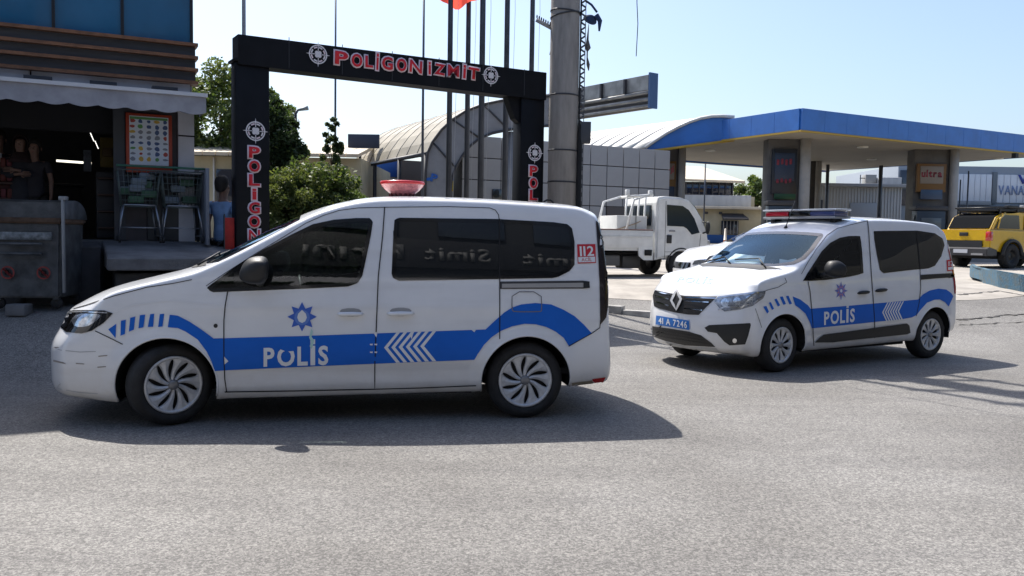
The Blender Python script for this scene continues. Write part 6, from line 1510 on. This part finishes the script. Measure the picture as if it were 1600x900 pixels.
blob([Vector((-.17+dx,-.16+dy,1.22+dz)) for dx in(-.04,.04) for dy in(-.09,.09) for dz in(-.17,.17)],'wing_mirror',M_dark(),tk,2); mb=MB(); mb.tube([(-.2,.05,1.08),(-.18,-.12,1.12)],.02,6); mb.tube([(-.24,.05,1.38),(-.18,-.12,1.34)],.015,6); mb.build('mirror_arm',M_dark(),tk)
rbox((.0,.84,.5),(.08,1.66,.24),'front_bumper',mat('bumper_grey',(.2,.2,.2),.5),tk,.03); rbox((.01,.2,.82),(.06,.34,.2),'headlight',mat('lamp_clear',(.5,.5,.52),.15,.5),tk,.02); rbox((.01,1.48,.82),(.06,.34,.2),'headlight',MATS['lamp_clear'],tk,.02)
spt=dict(wr=.32,rim=.2)
def tw(x,y,r=.32):
    w0=empty('wheel',(x,y,r)); w0.parent=tk; s=-1 if y<.8 else 1; A=Matrix(((1,0,0,0),(0,0,s,0),(0,1,0,0),(0,0,0,1))); m=MB(); m.lathe([(.19,.07),(.2,.1),(r-.03,.1),(r,.07),(r,-.08),(r-.03,-.1),(.15,-.1)],28,A); m.build('tyre',M_tyre(),w0); m=MB(); m.lathe([(.001,.03),(.08,.03),(.1,.05),(.17,.04),(.195,.08)],24,A); m.build('rim',mat('steel_rim',(.2,.2,.2),.5,.5),w0)
for x in(-.80,-3.35): tw(x,.12); tw(x,1.56)
for s in (.02,1.60): m=MB(); m.tube([(awc[0]+ar_*math.cos(t),s,awc[1]+ar_*math.sin(t)) for t in [math.pi*i/16 for i in range(17)]],.03,6); m.build('arch_lip',M_dark(),tk)
# chassis & bed
rbox((-2.6,1.2,.5),(2.4,.9,.3),'rear_guard',M_liner(),tk); rbox((-2.9,.84,.52),(3.2,.8,.16),'chassis_rail',M_liner(),tk); rbox((-2.0,.5,.36),(.5,.4,.3),'fuel_tank',mat('tank_dark',(.06,.06,.06),.6),tk,.04); rbox((-2.75,.3,.40),(.7,.3,.25),'side_guard',mat('guard_grey',(.12,.12,.12),.6),tk)
rbox((-3.15,.84,.68),(3.1,1.7,.08),'bed_floor',wt,tk); 
for x0,x1 in((-4.7,-3.2),(-3.17,-1.62)): rbox(((x0+x1)/2,-.02,.92),(x1-x0,.04,.42),'side_board',wt,tk,.008); rbox(((x0+x1)/2,-.03,1.14),(x1-x0,.05,.03),'top_rail',mat('rail_rust',(.12,.06,.05),.7),tk); rbox(((x0+x1)/2,-.045,.98),(x1-x0-.06,.012,.02),'board_rib',MATS['truck_white'],tk); rbox(((x0+x1)/2,1.70,.92),(x1-x0,.04,.42),'side_board',wt,tk,.008)
mb=MB(); mb.prism([(-2.02,.74),(-1.62,.74),(-1.62,.42),(-1.86,.42),(-2.0,.52)],MXZ(-.05),.04); mb.build('step_bracket',wt,tk); rbox((-1.76,-.07,.60),(.2,.02,.14),'bracket_hole',M_seam(),tk,.01)
bxm=mat('box_white',(.66,.66,.63),.6,var=.08,vscale=3)
cb_=empty('cargo_box',tk.matrix_world@Vector((0,0,0)),0); bpy.context.view_layer.update()
cb_.location=tk.matrix_world@Vector((-2.07,.45,.72)); cb_.rotation_euler=(0,0,R(21)); tag(cb_,'large white box standing on the truck bed behind the cab','box'); 
rbox((0,.2,.38),(.82,.9,.76),'box_body',bxm,cb_,.01); rbox((.1,-.26,.38),(.012,.01,.76),'box_seam',mat('seam_soft',(.4,.4,.38),.8),cb_); mb=MB(); mb.tube([(-.42,-.262,.42),(.1,-.27,.58),(.45,-.2,.72)],.012,5); mb.build('strap',mat('strap_beige',(.4,.3,.2),.8),cb_)
# rack behind the cab
for y in(.04,.36,.68,1.0,1.32,1.62): m=MB(); m.tube([(-2.32 if y in(.04,1.62) else -1.64,y,1.1),(-2.12 if y in(.04,1.62) else -1.62,y,1.85),(-1.62,y,2.0)] if y in(.04,1.62) else [(-1.66,y,1.1),(-1.62,y,2.0)],.028,6); m.build('rack_bar',wt,tk)
m=MB(); m.tube([(-1.62,.04,1.98),(-1.62,1.62,1.98)],.035,8); m.tube([(-2.3,.04,1.93),(-1.62,.04,1.98)],.03,6); m.build('rack_top',wt,tk)
for x in (-1.68,-2.3): rbox((x,.04,2.02),(.09,.09,.14),'rack_cap',wt,tk,.01)
rbox((-1.53,.84,1.5),(.02,1.2,.5),'rear_window',MATS['truck_glass'],tk)
# ------------------------------------------------------------ yellow pickup
yp=P3(1546,400,27.5); yg=gz(yp.x,27.5)
ph=math.atan2(.456,.89)
yk=empty('yellow_pickup',(yp.x,27.5,yg),ph,'yellow double cab pickup with black roof rack and black wheel arches','pickup')
ym=mat('yellow_paint',(.64,.39,.008),.3,coat=1,var=.06,vscale=3); yb=M_dark()
# local x forward (right/away), y left (away) ; rear near corner at origin
def yb_(x0,x1,y0,y1,z0,z1,name,m,bev=.0): return rbox(((x0+x1)/2,(y0+y1)/2,(z0+z1)/2),(x1-x0,y1-y0,z1-z0),name,m,yk,bev)
def ypoly(P,name,m,y0,y1,bev=0): return tpoly(P,name,m,y0,y1,yk,bev)
wA=1.05;wB=4.05;rA=.50
def arcp(c,r,n=12): return [(c-r*math.cos(math.pi*i/n),.42+r*math.sin(math.pi*i/n)) for i in range(n+1)]
side=[(.0,.62),(wA-rA-.02,.55)]+[p for p in arcp(wA,rA)][1:-1]+[(wA+rA+.02,.55),(wB-rA-.02,.55)]+arcp(wB,rA)[1:-1]+[(wB+rA+.02,.55),(5.1,.6),(5.15,.95),(4.9,1.1),(3.7,1.22),(.0,1.26)]
ypoly(side,'body',ym,0,1.78,.03)
ypoly([(.15,1.25),(1.72,1.25),(3.7,1.21),(3.05,1.78),(2.7,1.84),(1.75,1.84),(1.6,1.80),(.75,1.80),(.42,1.66)],'cab_and_canopy',ym,.10,1.68,.04)
gls=mat('pickup_glass',(.01,.012,.016),.05,spec=.9,coat=1)
ypoly([(.32,1.30),(.58,1.68),(.85,1.74),(1.52,1.74),(1.60,1.30)],'canopy_window',gls,.075,.12)
ypoly([(1.82,1.28),(1.82,1.74),(2.35,1.74),(2.35,1.28)],'rear_side_window',gls,.075,.12); ypoly([(2.45,1.27),(2.45,1.74),(2.75,1.73),(3.3,1.26)],'front_side_window',gls,.075,.12)
yb_(-.02,.0,.15,1.63,.92,1.24,'tailgate',ym,.0); ypoly([(.20,1.30),(.445,1.63),(.72,1.765),(.70,1.79),(.40,1.67),(.15,1.31)],'canopy_rear_window',mat('canopy_glass_dark',(.008,.009,.011),.9,spec=.05),.18,1.60); yb_(-.035,-.02,.25,1.53,.62,.90,'tailgate_trim',yb); yb_(-.05,-.02,.75,1.05,1.05,1.17,'tailgate_handle',yb,.005)
ypoly([(-.16,.42),(.35,.42),(.35,.62),(.0,.70),(-.16,.64)],'rear_bumper',mat('bumper_dark',(.05,.05,.055),.4,.3),-.02,1.80,.02)
yb_(-.17,-.155,.65,1.15,.50,.62,'number_plate',mat('plate_pale',(.5,.52,.56),.5)); yb_(-.20,-.12,.1,.5,.44,.5,'bumper_step',mat('bumper_chrome',(.4,.4,.42),.3,.6))
for y0,y1 in((-.02,.16),(1.62,1.80)): yb_(-.03,.12,y0,y1,.90,1.20,'tail_light',mat('pickup_lamp',(.45,.02,.02),.15,coat=1),.03)
for (c,y) in((wA,-.06),(wB,-.06),(wA,1.84),(wB,1.84)):
    m=MB(); m.tube([(c-(rA)*math.cos(math.pi*i/14),y,.42+(rA)*math.sin(math.pi*i/14)) for i in range(15)],.06,8); m.build('arch_flare',yb,yk)
    w0=empty('wheel',(c,y+(.12 if y<0 else -.12),.41)); w0.parent=yk; s=-1 if y<0 else 1; A=Matrix(((1,0,0,0),(0,0,s,0),(0,1,0,0),(0,0,0,1))); m=MB(); m.lathe([(.2,.1),(.22,.14),(.37,.14),(.41,.1),(.41,-.1),(.37,-.14),(.2,-.14)],28,A); m.build('tyre',M_tyre(),w0); m=MB(); m.lathe([(.001,.05),(.08,.06),(.12,.03),(.2,.08),(.22,.13)],20,A); m.build('rim',mat('black_rim',(.03,.03,.03),.4,.5),w0)
yb_(.4,5.0,.2,1.6,.32,.6,'underbody',M_liner())
yb_(.55,3.0,.2,1.58,1.86,1.95,'roof_tray',yb,.02)
for y in(.16,1.62): m=MB(); m.tube([(.5,y,1.97),(1.5,y,2.0),(3.0,y,1.98)],.03,6); m.build('rack_rail',yb,yk)
for k in range(7): m=MB(); m.tube([(.55+k*.4,.16,1.98),(.55+k*.4,1.62,1.98)],.022,6); m.build('rack_bar',yb,yk)
for x in(.7,1.6,2.6):
    for y in(.18,1.6): yb_(x-.03,x+.03,y-.02,y+.02,1.78,1.98,'rack_foot',yb)
yb_(1.0,1.5,.1,.25,1.98,2.06,'rack_case',yb,.01); yb_(1.62,2.1,.02,.14,2.0,2.08,'rack_shovel',mat('shovel_pale',(.4,.4,.4),.5),.01)
m=MB(); m.tube([(.45,.07,1.30),(.55,.07,1.62),(.8,.07,1.80)],.03,6); m.build('roll_bar',ym,yk)
# ------------------------------------------------------------ white car behind the second police van
def white_car():
    ang=math.radians(180+13); F=Vector((math.cos(ang),math.sin(ang),0)); L=Vector((-F.y,F.x,0))
    nose=P3(1078,419,16.4); g_=gz(nose.x,16.6); h=1.27
    o=Vector((nose.x,nose.y,0))-F*(h+.80)-L*.55; o.z=gz(o.x,o.y)
    root=empty('white_hatchback',o,ang,'white car mostly hidden behind the police van with the light bar','car')
    sp=dict(wheels=(h,-h),wr=.31,rim=.2,ar=.36,nl=.6,rl=.5,nb=.32,rb=.10,creases=((.62,.10,.006),),lv=2,
      xs=[h+.82,h+.72,h+.55,h+.38,h+.2,h+.0,h-.2,h-.4,h-.6,h-.8,h-1.0,h-1.3,h-1.6,h-1.9,h-2.2,h-2.5,h-2.8,h-3.05,h-3.2,h-3.3],
      fk=[0,.1,.25,.42,.58,.72,.84,.93,1],vs=[-1,-.9,-.65,-.3,0,.3,.65,.9,1],
      top=[(h+.82,.70),(h+.6,.80),(h+.2,.90),(h-.2,.96),(h-.5,1.0),(h-.9,1.22),(h-1.3,1.38),(h-1.7,1.43),(h-2.3,1.42),(h-2.8,1.33),(h-3.1,1.15),(h-3.3,.98)],
      w0=[(h+.82,.74),(h+.4,.84),(h-3,.86),(h-3.3,.8)],g=[(.15,.95),(.5,1),(.85,.99),(1.0,.95),(1.4,.76)],
      nose=[(.15,.10),(.3,.02),(.5,0),(.7,.06),(.9,.15)],rear=[(.2,.08),(.5,0),(.9,.03),(1.2,.05)],bot=[(h+.8,.2),(h-3.3,.26)],crown=lambda x:.05)
    full=body_mesh(sp); S=Skin(root,full.copy(),(Matrix.Translation(o)@Matrix.Rotation(ang,4,'Z')).inverted())
    link('body',cut_arches(full,sp),root,[M_white()],smooth=True); housings(root,sp,.86)
    for wx_ in sp['wheels']:
        for s in(1,-1): wheel_things(root,wx_,s*.74,sp,0,'spoke')
    tg_=glass('tinted_glass',(.05,.06,.07)); gl2_=mat('glossy_black_border',(.008,.008,.009))
    S.patch([(h-.62,.97),(h-1.0,1.22),(h-1.35,1.34),(h-1.9,1.35),(h-1.9,.98)],'front_side_window',tg_,.004,step=.1,axis='y+',mirror=True); S.patch([(h-1.96,.98),(h-1.96,1.35),(h-2.5,1.30),(h-2.85,1.05)],'rear_side_window',tg_,.004,step=.1,axis='y+',mirror=True)
    S.patch([(h-.48,-.70),(h-.42,0),(h-.48,.70),(h-1.15,.56),(h-1.18,0),(h-1.15,-.56)],'windscreen',glass('clear_glass',(.6,.7,.7)) if 0 else tg_,.004,step=.1,axis='z')
    for s in(1,-1):
        S.patch([(s*.42,.60),(s*.70,.62),(s*.72,.74),(s*.45,.68)],'headlight',mat('reflector2',(.78,.82,.88)),.006,step=.1,axis='x+')
        blob([Vector((h-.72+dx,s*.95+dy,1.0+dz)) for dx in(-.05,.08) for dy in(-.09,.09) for dz in(-.06,.07)],'wing_mirror',M_dark(),root,2)
    S.patch([(-.40,.52),(.40,.52),(.38,.64),(-.38,.64)],'grille',gl2_,.006,step=.1,axis='x+')
    return S
SW=white_car()

# ------------------------------------------------------------ what the second van's windows mirror: a building down the road with a yellow band
rb=empty('roadside_building',(20,6,0),0,'dark building far down the road on the right with a yellow band, out of view','building')
rbox((4,0,6.5),(8,26,13),'facade_wall',fd_,rb); rbox((-.1,0,3.0),(.3,22,.55),'yellow_band',mat('band_yellow',(.5,.42,.02),.6),rb); rbox((-.1,0,4.3),(.3,22,1.4),'beige_band',mat('band_beige',(.05,.05,.045),.7),rb)
for k in range(6): rbox((-.05,-10+k*4,1.8),(.2,3,2.6),'shop_window',MATS['window_behind'],rb); rbox((-.05,-10+k*4,9),(.2,2,1.5),'window',MATS['window_behind'],rb)
